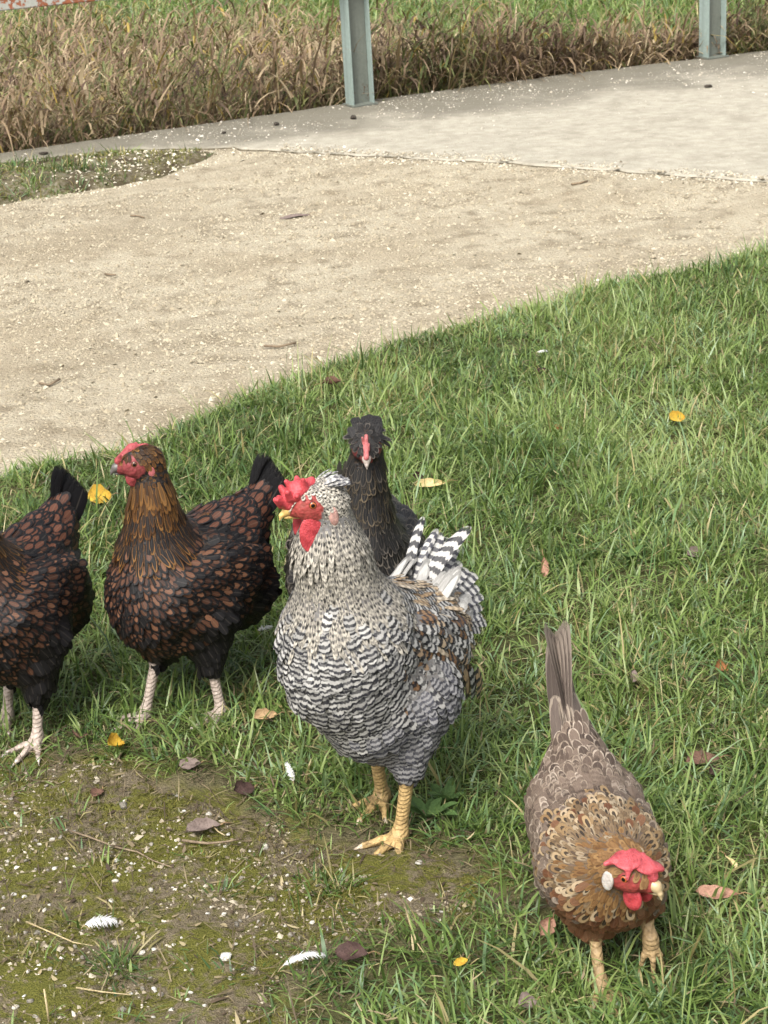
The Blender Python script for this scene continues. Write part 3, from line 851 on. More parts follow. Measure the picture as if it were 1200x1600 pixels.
# ================================================================== THE CHICKENS
def feather_mat(name, rough=0.6, spec=0.2, sheen=0.0):
    m, n, l, p = new_mat(name, rough, spec)
    nb = NB(m)
    a = nb.attr('ca').outputs['Color']; b = nb.attr('cb').outputs['Color']
    s1 = nb.new('ShaderNodeSeparateXYZ'); l.new(nb.attr('fuv').outputs['Vector'], s1.inputs[0])
    s2 = nb.new('ShaderNodeSeparateXYZ'); l.new(nb.attr('sty').outputs['Vector'], s2.inputs[0])
    u, v, lw = s1.outputs; bars, freq, rnd = s2.outputs
    au = nb.math('ABSOLUTE', u)
    comb = nb.new('ShaderNodeCombineXYZ')
    l.new(nb.math('ADD', nb.math('MULTIPLY', v, 9.0), nb.math('MULTIPLY', au, -4.0)), comb.inputs[0])
    l.new(nb.math('MULTIPLY', u, 0.6), comb.inputs[1]); l.new(nb.math('MULTIPLY', rnd, 37.0), comb.inputs[2])
    barb = nb.noise(comb.outputs[0], 2.2, 4, 0.7)
    comb2 = nb.new('ShaderNodeCombineXYZ')
    l.new(v, comb2.inputs[0]); l.new(u, comb2.inputs[1]); l.new(nb.math('MULTIPLY', rnd, 91.0), comb2.inputs[2])
    blot = nb.noise(comb2.outputs[0], 2.5, 3)
    ev = nb.math('MAXIMUM', nb.math('MULTIPLY', nb.math('SUBTRACT', v, 0.45), 1.82), 0.0)
    e = nb.math('SQRT', nb.math('ADD', nb.math('MULTIPLY', au, au), nb.math('MULTIPLY', ev, ev)))
    e = nb.math('ADD', e, nb.math('MULTIPLY', nb.math('SUBTRACT', barb, 0.5), 0.22))
    lo = nb.math('SUBTRACT', 1.0, lw)
    rim = nb.new('ShaderNodeMapRange', interpolation_type='SMOOTHSTEP')
    l.new(e, rim.inputs[0]); l.new(nb.math('SUBTRACT', lo, 0.06), rim.inputs[1]); l.new(nb.math('ADD', lo, 0.06), rim.inputs[2])
    ph = nb.math('ADD', nb.math('MULTIPLY', v, freq), nb.math('ADD', rnd, nb.math('MULTIPLY', au, 0.22)))
    ph = nb.math('ADD', ph, nb.math('MULTIPLY', nb.math('SUBTRACT', blot, 0.5), 0.8))
    sn = nb.math('SINE', nb.math('MULTIPLY', ph, 6.2832))
    br = nb.mrange(nb.math('ADD', sn, nb.math('MULTIPLY', nb.math('SUBTRACT', barb, 0.5), 1.2)), -0.35, 0.35, 0, 1, True)
    mk = nb.new('ShaderNodeMix', data_type='FLOAT')
    l.new(bars, mk.inputs[0]); l.new(rim.outputs[0], mk.inputs[2]); l.new(br, mk.inputs[3])
    c = nb.mix(mk.outputs[0], a, b)
    c = nb.mix(1.0, c, nb.ramp(barb, [(0.25, 0.70), (0.75, 1.25)]), 'MULTIPLY')
    # pale shaft
    shaft = nb.mrange(au, 0.03, 0.09, 0.35, 0.0)
    c = nb.mix(nb.math('MULTIPLY', shaft, 0.5), c, nb.mix(0.5, c, (0.35, 0.30, 0.24)))
    l.new(c, p.inputs['Base Color'])
    fr = nb.math('ADD', nb.math('MAXIMUM', nb.math('MULTIPLY', au, 0.97), v), nb.math('MULTIPLY', nb.math('SUBTRACT', barb, 0.5), 0.45))
    l.new(nb.mrange(fr, 0.94, 1.06, 1.0, 0.0), p.inputs['Alpha'])
    nb.bump(barb, 0.35, 0.002, p)
    p.inputs['Sheen Weight'].default_value = sheen
    p.inputs['Sheen Roughness'].default_value = 0.4
    return m
feather_m = feather_mat('feathers')
gloss_m = feather_mat('glossy_feathers', 0.48, 0.22)

def skin_mat(name, rough=0.55):
    m, n, l, p = new_mat(name, rough, 0.35)
    nb = NB(m)
    at = nb.attr('sk')
    c = at.outputs['Color']
    co = nb.obj()
    spz = nb.new('ShaderNodeSeparateXYZ'); l.new(co, spz.inputs[0])
    wob_ = nb.math('MULTIPLY', nb.noise(co, 160, 2), 0.004)
    scute = nb.math('FRACT', nb.math('MULTIPLY', nb.math('ADD', spz.outputs[2], nb.math('ADD', wob_, nb.math('MULTIPLY', spz.outputs[0], 0.35))), 170.0))
    groove = nb.math('MULTIPLY', nb.mrange(scute, 0.0, 0.28, 1.0, 0.0), at.outputs['Alpha'])
    vor = nb.new('ShaderNodeTexVoronoi'); vor.inputs['Scale'].default_value = 210; l.new(co, vor.inputs['Vector'])
    nz = nb.noise(co, 120, 5)
    c = nb.mix(1.0, c, nb.ramp(nz, [(0.3, 0.72), (0.7, 1.15)]), 'MULTIPLY')
    c = nb.mix(nb.mrange(vor.outputs['Distance'], 0.35, 0.75, 0.0, 0.35), c, nb.mix(0.6, c, (0.10, 0.06, 0.03)))
    dirt_ = nb.math('MULTIPLY', nb.mrange(nb.noise(co, 45, 5), 0.5, 0.7), nb.math('MULTIPLY', at.outputs['Alpha'], nb.mrange(spz.outputs[2], 0.0, 0.06, 0.7, 0.15)))
    c = nb.mix(dirt_, c, (0.085, 0.060, 0.038))
    c = nb.mix(nb.math('MULTIPLY', groove, 0.32), c, nb.mix(0.75, c, (0.09, 0.05, 0.02)))
    l.new(c, p.inputs['Base Color'])
    nb.bump(nb.math('SUBTRACT', nb.math('SUBTRACT', nz, nb.math('MULTIPLY', vor.outputs['Distance'], 0.8)), nb.math('MULTIPLY', groove, 1.2)), 0.6, 0.002, p)
    return m
skin_m = skin_mat('bird_skin')

def flesh_mat(name, col, rough=0.45):
    m, n, l, p = new_mat(name, rough, 0.4)
    nb = NB(m)
    co = nb.obj()
    nz = nb.noise(co, 90, 5); nf = nb.noise(co, 420, 3)
    vo = nb.new('ShaderNodeTexVoronoi'); vo.inputs['Scale'].default_value = 520; l.new(co, vo.inputs['Vector'])
    c = nb.mix(nb.mrange(nz, 0.3, 0.7), tuple(q * 0.60 for q in col), tuple(min(1, q * 1.22 + 0.03) for q in col))
    c = nb.mix(nb.mrange(vo.outputs['Distance'], 0.0, 0.5, 0.16, 0.0), c, tuple(min(1, q * 1.3 + 0.07) for q in col))
    l.new(c, p.inputs['Base Color'])
    p.inputs['Subsurface Weight'].default_value = 0.15
    p.inputs['Subsurface Radius'].default_value = (0.006, 0.002, 0.001)
    nb.bump(nb.math('SUBTRACT', nb.math('ADD', nz, nf), nb.math('MULTIPLY', vo.outputs['Distance'], 0.9)), 0.5, 0.0014, p)
    return m

def plain_mat(name, col, rough=0.4, spec=0.5):
    m, n, l, p = new_mat(name, rough, spec)
    nb = NB(m)
    nz = nb.noise(nb.obj(), 140, 4)
    l.new(nb.mix(nz, tuple(q * 0.75 for q in col), tuple(min(1, q * 1.2) for q in col)), p.inputs['Base Color'])
    return m

def iris_mat(name, col):
    m, n, l, p = new_mat(name, 0.08, 0.6)
    nb = NB(m)
    co = nb.obj()
    sp = nb.new('ShaderNodeSeparateXYZ'); l.new(co, sp.inputs[0])
    rr = nb.math('SQRT', nb.math('ADD', nb.math('POWER', sp.outputs[0], 2.0), nb.math('POWER', sp.outputs[1], 2.0)))
    l.new(nb.mix(nb.mrange(rr, 0.48, 0.56), (0.006, 0.005, 0.005), nb.mix(nb.mrange(rr, 0.80, 0.88), col, (0.02, 0.012, 0.01))), p.inputs['Base Color'])
    return m
eye_orange = iris_mat('orange_iris', (0.38, 0.10, 0.025))
eye_dark = iris_mat('brown_iris', (0.14, 0.05, 0.02))

# feather card template: columns u, rows v
FU = np.array([-1, 0, 1.0])
FV = np.array([0, 0.25, 0.55, 0.80, 0.95, 1.0])
def feather_cards(p, t, n, L, W, lift, ca, cb, sty, lace, wprof=None, curveR=0.45, cup=0.06, bend=None):
    """arrays of feathers -> verts, quads, attrs. p root, t growth direction, n outward normal"""
    N = len(p)
    s = np.cross(n, t)
    wp = np.array([0.45, 0.85, 1.0, 0.88, 0.55, 0.16]) if wprof is None else np.asarray(wprof)
    v = FV[None, :, None]; u = FU[None, None, :]
    along = (L[:, None, None] * v) * np.ones_like(u)
    side = W[:, None, None] * 0.5 * wp[None, :, None] * u
    up = 0.0006 + lift[:, None, None] * L[:, None, None] * v ** 1.1 - (along ** 2) / (2 * curveR) - cup * np.abs(side) * np.abs(u)
    if bend is not None:
        side = side + bend[:, None, None] * L[:, None, None] * v ** 2
    V = p[:, None, None] + t[:, None, None] * along[..., None] + s[:, None, None] * side[..., None] + n[:, None, None] * up[..., None]
    m = len(FU) * len(FV)
    q = []
    for j in range(len(FV) - 1):
        for i in range(len(FU) - 1):
            q.append((j * 3 + i, j * 3 + i + 1, (j + 1) * 3 + i + 1, (j + 1) * 3 + i))
    Q = (np.arange(N)[:, None, None] * m + np.array(q)[None]).reshape(-1, 4)
    uv = np.stack([np.broadcast_to(u, (N, len(FV), 3)), np.broadcast_to(v, (N, len(FV), 3)), np.broadcast_to(lace[:, None, None], (N, len(FV), 3))], -1).reshape(-1, 3)
    rep = lambda a: np.repeat(a, m, 0)
    return V.reshape(-1, 3), Q, {'ca': ('FLOAT_COLOR', rep(ca)), 'cb': ('FLOAT_COLOR', rep(cb)), 'fuv': ('FLOAT_VECTOR', uv), 'sty': ('FLOAT_VECTOR', rep(sty))}

def unit(a):
    a = np.asarray(a, float)
    return a / (np.linalg.norm(a, axis=-1, keepdims=True) + 1e-12)

def long_feather(name, parent, base, d, nrm, L, W, ca, cb, bars=0.0, freq=4.0, lace=0.1, curve=0.10, mat=None, bend=0.0, cup=0.12, wprof=None):
    d = unit(d); nrm = np.asarray(nrm, float); nrm = unit(nrm - d * (nrm @ d))
    V, Q, at = feather_cards(np.array([base], float), d[None], nrm[None], np.array([L]), np.array([W]), np.array([0.0]), np.array([ca], float), np.array([cb], float),
                             np.array([[bars, freq, rng.uniform(0, 1)]]), np.array([lace]), wprof if wprof is not None else [0.5, 0.8, 1.0, 0.98, 0.72, 0.28], curveR=curve, cup=cup, bend=np.array([bend]))
    return mesh_np(name, V, [Q], mat or feather_m, parent, attrs=at)

def scatter(v, nrm, area, spacing, seed):
    """dart throwing over the mesh vertices; spacing per vertex"""
    r = np.random.default_rng(seed)
    order = r.permutation(len(v))
    cell = spacing.max()
    grid = {}
    out = []
    key = np.floor(v / cell).astype(int)
    vl = v.tolist(); kl = key.tolist(); sl = spacing.tolist()
    for i in order.tolist():
        a, b, c = kl[i]; x, y, z = vl[i]; s2 = sl[i] ** 2
        ok = True
        for da in (-1, 0, 1):
            for db in (-1, 0, 1):
                for dc in (-1, 0, 1):
                    for (qx, qy, qz) in grid.get((a + da, b + db, c + dc), ()):
                        if (qx - x) ** 2 + (qy - y) ** 2 + (qz - z) ** 2 < s2:
                            ok = False; break
                    if not ok: break
                if not ok: break
            if not ok: break
        if ok:
            grid.setdefault((a, b, c), []).append((x, y, z))
            out.append(i)
    return np.array(out)

def leg_prims(hip, hock, foot, toe_az, rs=0.0075, thigh_r=(0.052, 0.020), toe=1.0, lift=0.0, curl=False, label='leg'):
    """thigh (feathered), shank and four toes"""
    hip, hock, foot = map(lambda q: np.array(q, float), (hip, hock, foot))
    out = [Cone(hip, hock + np.array([0, 0, 0.004]), thigh_r[0], thigh_r[1], 'thigh', 0.03),
           Cone(hock + np.array([0, 0, 0.010]), hock, rs * 1.25, rs * 1.2, label, 0.008),
           Cone(hock, foot + np.array([0, 0, 0.014]), rs * 1.12, rs, label, 0.008),
           Cone(foot + np.array([0, 0, 0.016]), foot + np.array([0, 0, 0.008]), rs * 1.15, rs * 1.2, label, 0.010)]
    for da, ln in ((-0.62, 0.056), (0.0, 0.066), (0.60, 0.056), (math.pi + 0.35, 0.026)):
        a = toe_az + da * (1.5 if curl and abs(da) < 1 else 1)
        d = np.array([math.cos(a), math.sin(a), 0])
        ln = ln * toe
        f0 = foot + np.array([0, 0, 0.010])
        if curl:
            dn = np.array([-0.15, 0, -1.0])
            m1 = f0 + d * ln * 0.22 + dn * ln * 0.22; m2 = m1 + d * ln * 0.12 + dn * ln * 0.48; tip = m2 - d * ln * 0.10 + dn * ln * 0.25
        else:
            m1 = f0 + d * ln * 0.45 + np.array([0, 0, -0.0015]); m2 = f0 + d * ln * 0.85 + np.array([0, 0, -0.005]); tip = f0 + d * ln * 1.15 + np.array([0, 0, -0.009])
        q_ = 0.78 if curl else 1.0
        out += [Cone(f0, m1, rs * 0.88 * q_, rs * 0.66 * q_, label, 0.006 * q_), Cone(m1, m2, rs * 0.68 * q_, rs * 0.54 * q_, label, 0.004 * q_), Cone(m2, tip, rs * 0.50 * q_, 0.0015, 'claw', 0.003)]
    return out

def paint_skin(v, prims, colors, under):
    D = np.stack([p.dist(v[:, 0], v[:, 1], v[:, 2]) for p in prims], 1)
    lab = np.array([p.label for p in prims])
    best = lab[D.argmin(1)]
    c = np.tile(np.array([*under, 0.0], float), (len(v), 1))
    for k, col in colors.items():
        c[best == k] = (*col, 1.0 if k == 'leg' else 0.0)
    return D, lab, best, c

def build_bird(name, loc, heading, label, cat, prims, style, spacing, skin, under, seed, h=0.0034, mat=None, ruffle=0.009, noplume=('face', 'leg', 'claw')):
    """prims in bird space (x forward, y left, z up). style(p, nrm, region, rnd) -> per-feather arrays"""
    root = empty(name, (loc[0], loc[1], loc[2] if len(loc) > 2 else 0.0), heading)
    tag(root, label, cat, 'chickens on the grass')
    v, f = sdf_mesh(prims, h)
    nrm, area = vert_normals(v, f)
    D, lab, best, sk = paint_skin(v, prims, skin, under)
    # ruffled plumage: soft lumps where feathers grow
    lump = fbm2(v[:, 0] + 0.6 * v[:, 1], v[:, 2] - 0.5 * v[:, 1], 30, seed, 3) - 0.5
    soft = np.where(np.isin(best, ['breast', 'back', 'fluff', 'thigh', 'saddle', 'wing', 'rump']), 1.0, np.where(best == 'neck', 0.4, 0.0))
    v = v + nrm * (lump * ruffle * soft)[:, None]
    nrm, area = vert_normals(v, f)
    body = mesh_np('body', v, [f], skin_m, root, attrs={'sk': ('FLOAT_COLOR', sk)})
    # feather flow: blend of the primitives' growth directions
    W = np.exp(-np.clip(D - D.min(1, keepdims=True), 0, 0.2) / 0.016)
    use = np.array([0.0 if p.label in noplume else 1.0 for p in prims])
    W = W * use
    fl = W @ np.array([p.flow for p in prims])
    bare = np.isin(best, noplume)
    sp = np.array([spacing.get(b, 0.011) for b in best])
    cand = np.where(~bare)[0]
    pick = cand[scatter(v[cand], nrm[cand], area[cand], sp[cand], seed)]
    r = np.random.default_rng(seed + 1)
    Dj = D[pick] + r.normal(0, 0.007, (len(pick), D.shape[1])) + np.where(use > 0, 0.0, 1.0)[None]
    p, n, t, reg = v[pick], nrm[pick], fl[pick], lab[Dj.argmin(1)]
    t = unit(t) + r.normal(0, 0.10, t.shape)
    t = unit(t - n * (t * n).sum(1, keepdims=True))
    S = style(p, n, reg, r)
    V, Q, at = feather_cards(p - n * 0.0004, t, unit(n), S['L'], S['W'], S['lift'], S['ca'], S['cb'], S['sty'], S['lace'], wprof=S.get('wprof'))
    pl = mesh_np('plumage', V, [Q], mat or feather_m, root, attrs=at)
    tag(pl, kind='stuff')
    print(name, 'verts', len(v), 'feathers', len(pick))
    return root

def blob(name, parent, prims, h, mat):
    v, f = sdf_mesh(prims, h)
    return mesh_np(name, v, [f], mat, parent)

class Head:
    """maps head space (x to the beak, y left, z up; origin at the skull's centre) into bird space"""
    def __init__(s, c, yaw=0.0, pitch=0.0, roll=0.0, scale=1.0):
        s.c = np.array(c, float); s.R = rot_z(yaw) @ rot_y(pitch) @ rot_x(roll); s.k = scale
    def __call__(s, p):
        return s.c + s.R @ (np.array(p, float) * s.k)
    def cone(s, a, b, ra, rb, label, k=0.006):
        return Cone(s(a), s(b), ra * s.k, rb * s.k, label, k)
    def ell(s, c, r, label, flow=(-1, 0, -0.2), k=0.006, R=None):
        return Ell(s(c), np.array(r) * s.k, label, s.R @ np.array(flow), s.R if R is None else s.R @ R, k)

def head_prims(H, face=True, facew=1.0):
    out = [H.ell((0, 0, 0.002), (0.030, 0.0215, 0.0225), 'head', (-0.5, 0, -0.85), 0.012),
           H.cone((0.010, 0, -0.002), (0.030, 0, -0.005), 0.019, 0.010, 'face' if face else 'head', 0.010)]
    if face:
        for sg in (-1, 1):
            out.append(H.ell((0.010, 0.0135 * sg, -0.002), (0.020 * facew, 0.0095, 0.0165 * facew), 'face', (-1, 0, 0), 0.006))
    return out

def add_eye(root, H, sg, pos=(0.011, 0.0215, 0.004), r=0.0046, mat=None):
    import bmesh
    bm = bmesh.new()
    bmesh.ops.create_uvsphere(bm, u_segments=16, v_segments=10, radius=1.0)
    me = bpy.data.meshes.new('eye'); bm.to_mesh(me); bm.free()
    for q in me.polygons:
        q.use_smooth = True
    me.materials.append(mat or eye_orange)
    o = bpy.data.objects.new('eye', me); COL.objects.link(o); o.parent = root
    d = H.R @ np.array([0.12, sg, 0.05])
    q = Vector(d).to_track_quat('Z', 'X')
    o.matrix_local = Matrix.Translation(H((pos[0], pos[1] * sg, pos[2]))) @ q.to_matrix().to_4x4() @ Matrix.Diagonal((r * H.k, r * H.k, r * H.k * 0.55, 1))
    return o

def add_beak(root, H, mat, length=0.022, hook=0.006):
    b = blob('beak', root, [H.cone((0.026, 0, -0.002), (0.038, 0, -0.0035), 0.0088, 0.0062, 'b', 0.003),
                            H.cone((0.037, 0, -0.0032), (0.026 + length, 0, -0.0065 - hook * 0.4), 0.0062, 0.0028, 'b', 0.003),
                            H.cone((0.026 + length, 0, -0.0065 - hook * 0.4), (0.029 + length, 0, -0.009 - hook), 0.0028, 0.0009, 'b', 0.002)], 0.0009, mat)
    blob('lower_beak', b, [H.cone((0.024, 0, -0.0125), (0.022 + length, 0, -0.0125), 0.0058, 0.0016, 'b', 0.002)], 0.0009, mat)
    return b

def pick_col(cols, r, n):
    return lerp_col(cols, r.uniform(0, 1, n))
# ---------------------------------------------------------------- dark laced hens (two)
BLK = np.array([0.0060, 0.0054, 0.0058])
MAH = [(0.030, 0.0125, 0.008), (0.070, 0.030, 0.0165), (0.132, 0.061, 0.033)]
def laced_style(ztop):
    def style(p, n, reg, r):
        N = len(p)
        L = np.full(N, 0.0185); W = np.full(N, 0.0122); lift = np.full(N, 0.11); lace = np.full(N, 0.36)
        ca = pick_col(MAH, r, N) * r.uniform(0.75, 1.2, (N, 1)); cb = np.tile(BLK, (N, 1))
        sty = np.stack([np.zeros(N), np.full(N, 3.0), r.uniform(0, 1, N)], 1)
        hd = reg == 'head'; nk = reg == 'neck'
        L[hd] = 0.009; W[hd] = 0.0052; lift[hd] = 0.0
        hz = smooth01(ztop - 0.100, ztop - 0.010, p[:, 2] + r.normal(0, 0.012, N))
        L[nk] = 0.034; W[nk] = 0.0075; lift[nk] = 0.06
        gold = pick_col([(0.055, 0.023, 0.006), (0.110, 0.048, 0.012), (0.185, 0.092, 0.026)], r, N)
        near = (nk | hd) & (p[:, 2] > ztop - 0.026)
        L[near] = 0.011; lift[near] = -0.03; W[near] = 0.006
        m = hd | nk
        # hackle: black centre with a gold edge, all gold-brown towards the head
        ca[m] = (BLK * (1 - 0.55 * hz[:, None]) + gold * 0.55 * hz[:, None])[m]
        cb[m] = gold[m]
        lace[m] = 0.18 + 0.22 * hz[m]
        dark_cap = hd & (p[:, 2] > ztop + 0.012)
        ca[dark_cap] *= 0.45; cb[dark_cap] *= 0.45
        bk = reg == 'back'
        L[bk] = 0.023; W[bk] = 0.015; lace[bk] = 0.40; ca[bk] *= 0.7
        ca[bk & (r.uniform(0, 1, N) < 0.35)] = BLK
        wg = reg == 'wing'
        L[wg] = 0.022; W[wg] = 0.014; lace[wg] = 0.36; lift[wg] = 0.07
        allblk = wg & (r.uniform(0, 1, N) < 0.16)
        ca[allblk] = BLK * 1.6
        rp = reg == 'rump'
        L[rp] = 0.024; W[rp] = 0.016; lace[rp] = 0.34
        ca[rp] = (np.array([0.085, 0.033, 0.019]) * r.uniform(0.7, 1.2, (N, 1)))[rp]
        fz = (reg == 'fluff') | (reg == 'thigh')
        L[fz] = 0.024; W[fz] = 0.016; lift[fz] = 0.13; ca[fz] *= 0.35; lace[fz] = 0.45
        ca[fz & (r.uniform(0, 1, N) < 0.6)] = BLK
        th = reg == 'thigh'
        ca[th] = BLK * 1.2
        L *= r.uniform(0.80, 1.18, N); W *= r.uniform(0.82, 1.14, N); lift *= r.uniform(0.5, 1.9, N)
        return dict(L=L, W=W, lift=lift, ca=ca, cb=cb, sty=sty, lace=lace)
    return style

red_hen = flesh_mat('hen_comb_flesh', (0.30, 0.040, 0.045), 0.5)
pink_lobe = flesh_mat('pink_lobe_flesh', (0.38, 0.095, 0.095), 0.55)
horn_beak = plain_mat('dark_horn', (0.11, 0.10, 0.092), 0.4)

def laced_hen(name, loc, heading, label, head, neck_lo, foot_l, foot_r, seed, toe_l=0.0, toe_r=0.0, hock_l=None, hock_r=None, swap=False):
    if swap:
        foot_l, foot_r = foot_r, foot_l
    H = head
    prims = [Ell((-0.020, 0, 0.215), (0.130, 0.076, 0.082), 'back', (-1, 0, 0.05), rot_y(rad(-6)), 0.04),
             Ell((0.045, 0, 0.228), (0.070, 0.074, 0.085), 'breast', (-0.35, 0, -1), rot_y(rad(15)), 0.04),
             Ell((0.020, 0, 0.165), (0.078, 0.064, 0.058), 'breast', (-0.9, 0, -0.5), None, 0.04),
             Ell((-0.090, 0, 0.175), (0.075, 0.068, 0.062), 'fluff', (-0.7, 0, -0.6), None, 0.04),
             Cone((-0.065, 0, 0.245), (-0.165, 0, 0.300), 0.068, 0.030, 'rump', 0.04, 0.80),
             Cone(H((-0.010, 0, -0.012)), neck_lo, 0.024, 0.052, 'neck', 0.03),
             Ell((-0.010, 0.068, 0.222), (0.100, 0.022, 0.056), 'wing', (-1, 0, -0.22), rot_y(rad(-6)), 0.015),
             Ell((-0.010, -0.068, 0.222), (0.100, 0.022, 0.056), 'wing', (-1, 0, -0.22), rot_y(rad(-6)), 0.015)]
    prims += head_prims(H)
    hl = hock_l or (foot_l[0] - 0.012, foot_l[1], 0.090); hr = hock_r or (foot_r[0] - 0.012, foot_r[1], 0.090)
    prims += leg_prims((0.6 * hl[0] - 0.005, 0.6 * hl[1] + 0.012, 0.165), hl, foot_l, toe_l, 0.0078)
    prims += leg_prims((0.6 * hr[0] - 0.005, 0.6 * hr[1] - 0.012, 0.165), hr, foot_r, toe_r, 0.0078)
    root = build_bird(name, loc, heading, label, 'hen', prims, laced_style(H.c[2]),
                      {'neck': 0.0058, 'head': 0.0042, 'breast': 0.0066, 'back': 0.0074, 'wing': 0.0074, 'rump': 0.0074, 'fluff': 0.0080, 'thigh': 0.0080},
                      {'face': (0.23, 0.042, 0.046), 'leg': (0.46, 0.38, 0.325), 'claw': (0.62, 0.55, 0.48)}, BLK, seed, mat=gloss_m)
    # head furnishings
    add_beak(root, H, horn_beak, 0.018, 0.004)
    blob('comb', root, [H.cone((0.032, 0, 0.006), (0.010, 0, 0.020), 0.0065, 0.0085, 'c', 0.006), H.cone((0.010, 0, 0.018), (-0.010, 0, 0.021), 0.0080, 0.004, 'c', 0.006)]
         + [H.cone((0.030 - 0.009 * i, 0.0045 * (-1) ** i, 0.010 + 0.0035 * i), (0.030 - 0.009 * i, 0.006 * (-1) ** i, 0.015 + 0.0035 * i), 0.0035, 0.0022, 'c', 0.003) for i in range(4)], 0.0011, red_hen)
    for sg in (-1, 1):
        add_eye(root, H, sg, (0.012, 0.0222, 0.004), 0.0045, eye_dark)
        blob('wattle', root, [H.ell((0.017, 0.008 * sg, -0.022), (0.0105, 0.0042, 0.0125), 'w', k=0.003), H.cone((0.018, 0.008 * sg, -0.012), (0.017, 0.009 * sg, -0.020), 0.005, 0.006, 'w', 0.004)], 0.0012, red_hen)
        blob('ear_lobe', root, [H.ell((-0.010, 0.0205 * sg, -0.012), (0.006, 0.0036, 0.0095), 'w', k=0.003)], 0.0011, pink_lobe)
    # tail: a folded tent of black feathers over brown coverts
    tb = np.array([-0.150, 0, 0.290])
    for i in range(11):
        s = (i - 5) / 5.0
        side = np.sign(s) if s != 0 else 1
        d = (-0.50 - 0.10 * abs(s), 0.16 * s, 0.92 - 0.25 * abs(s))
        long_feather('tail_feather', root, tb + np.array([0.004 * abs(s), 0.020 * s, -0.012 * abs(s)]), d, (0.35, 1.0 * side, 0.25), 0.094 - 0.014 * abs(s), 0.034, BLK * 1.1, BLK * 0.8, lace=0.15, curve=0.5, mat=gloss_m, bend=0.04 * side)
    for i in range(10):
        s = (i - 4.5) / 4.5
        side = 1 if s >= 0 else -1
        long_feather('tail_covert', root, tb + np.array([0.012, 0.022 * s, -0.006 - 0.012 * abs(s)]), (-0.60, 0.10 * s, 0.80 - 0.15 * abs(s)), (0.3, side, 0.45), 0.046, 0.022, (0.12, 0.043, 0.022), BLK, lace=0.24, curve=0.3, mat=gloss_m)
    # closed wings: overlapping flight feathers along the flank
    for sg in (-1, 1):
        for i in range(4):
            long_feather('wing_feather', root, (0.030 - 0.022 * i, 0.086 * sg, 0.226 - 0.006 * i), (-1, -0.10 * sg, -0.10 - 0.05 * i), (0.10, sg, 0.15), 0.058, 0.020,
                         (0.08, 0.031, 0.016) if i % 3 else BLK * 1.8, BLK, lace=0.30, curve=0.16, mat=gloss_m)
    return root

B_LOC = (-0.325, 2.785)
laced_hen('laced_hen', B_LOC, rad(222), 'dark brown laced hen with red face and golden neck, seen whole beside the cockerel',
          Head((0.052, 0, 0.432), yaw=rad(-30), pitch=rad(-4), scale=1.05), (0.040, 0, 0.300), (0.085, -0.010, 0.0), (0.002, 0.078, 0.0), 11,
          hock_l=(0.000, 0.060, 0.095), hock_r=(0.050, -0.012, 0.105), swap=True)
A_LOC = (-0.590, 2.735)
laced_hen('laced_hen', A_LOC, rad(245), 'dark brown laced hen cut off by the picture edge, one pale foot on bare soil',
          Head((0.110, 0, 0.425), yaw=rad(-40), pitch=rad(0), scale=1.05), (0.055, -0.01, 0.310), (0.050, 0.060, 0.0), (-0.002, -0.031, 0.0), 23,
          hock_l=(0.030, 0.058, 0.085), hock_r=(-0.020, -0.030, 0.085))

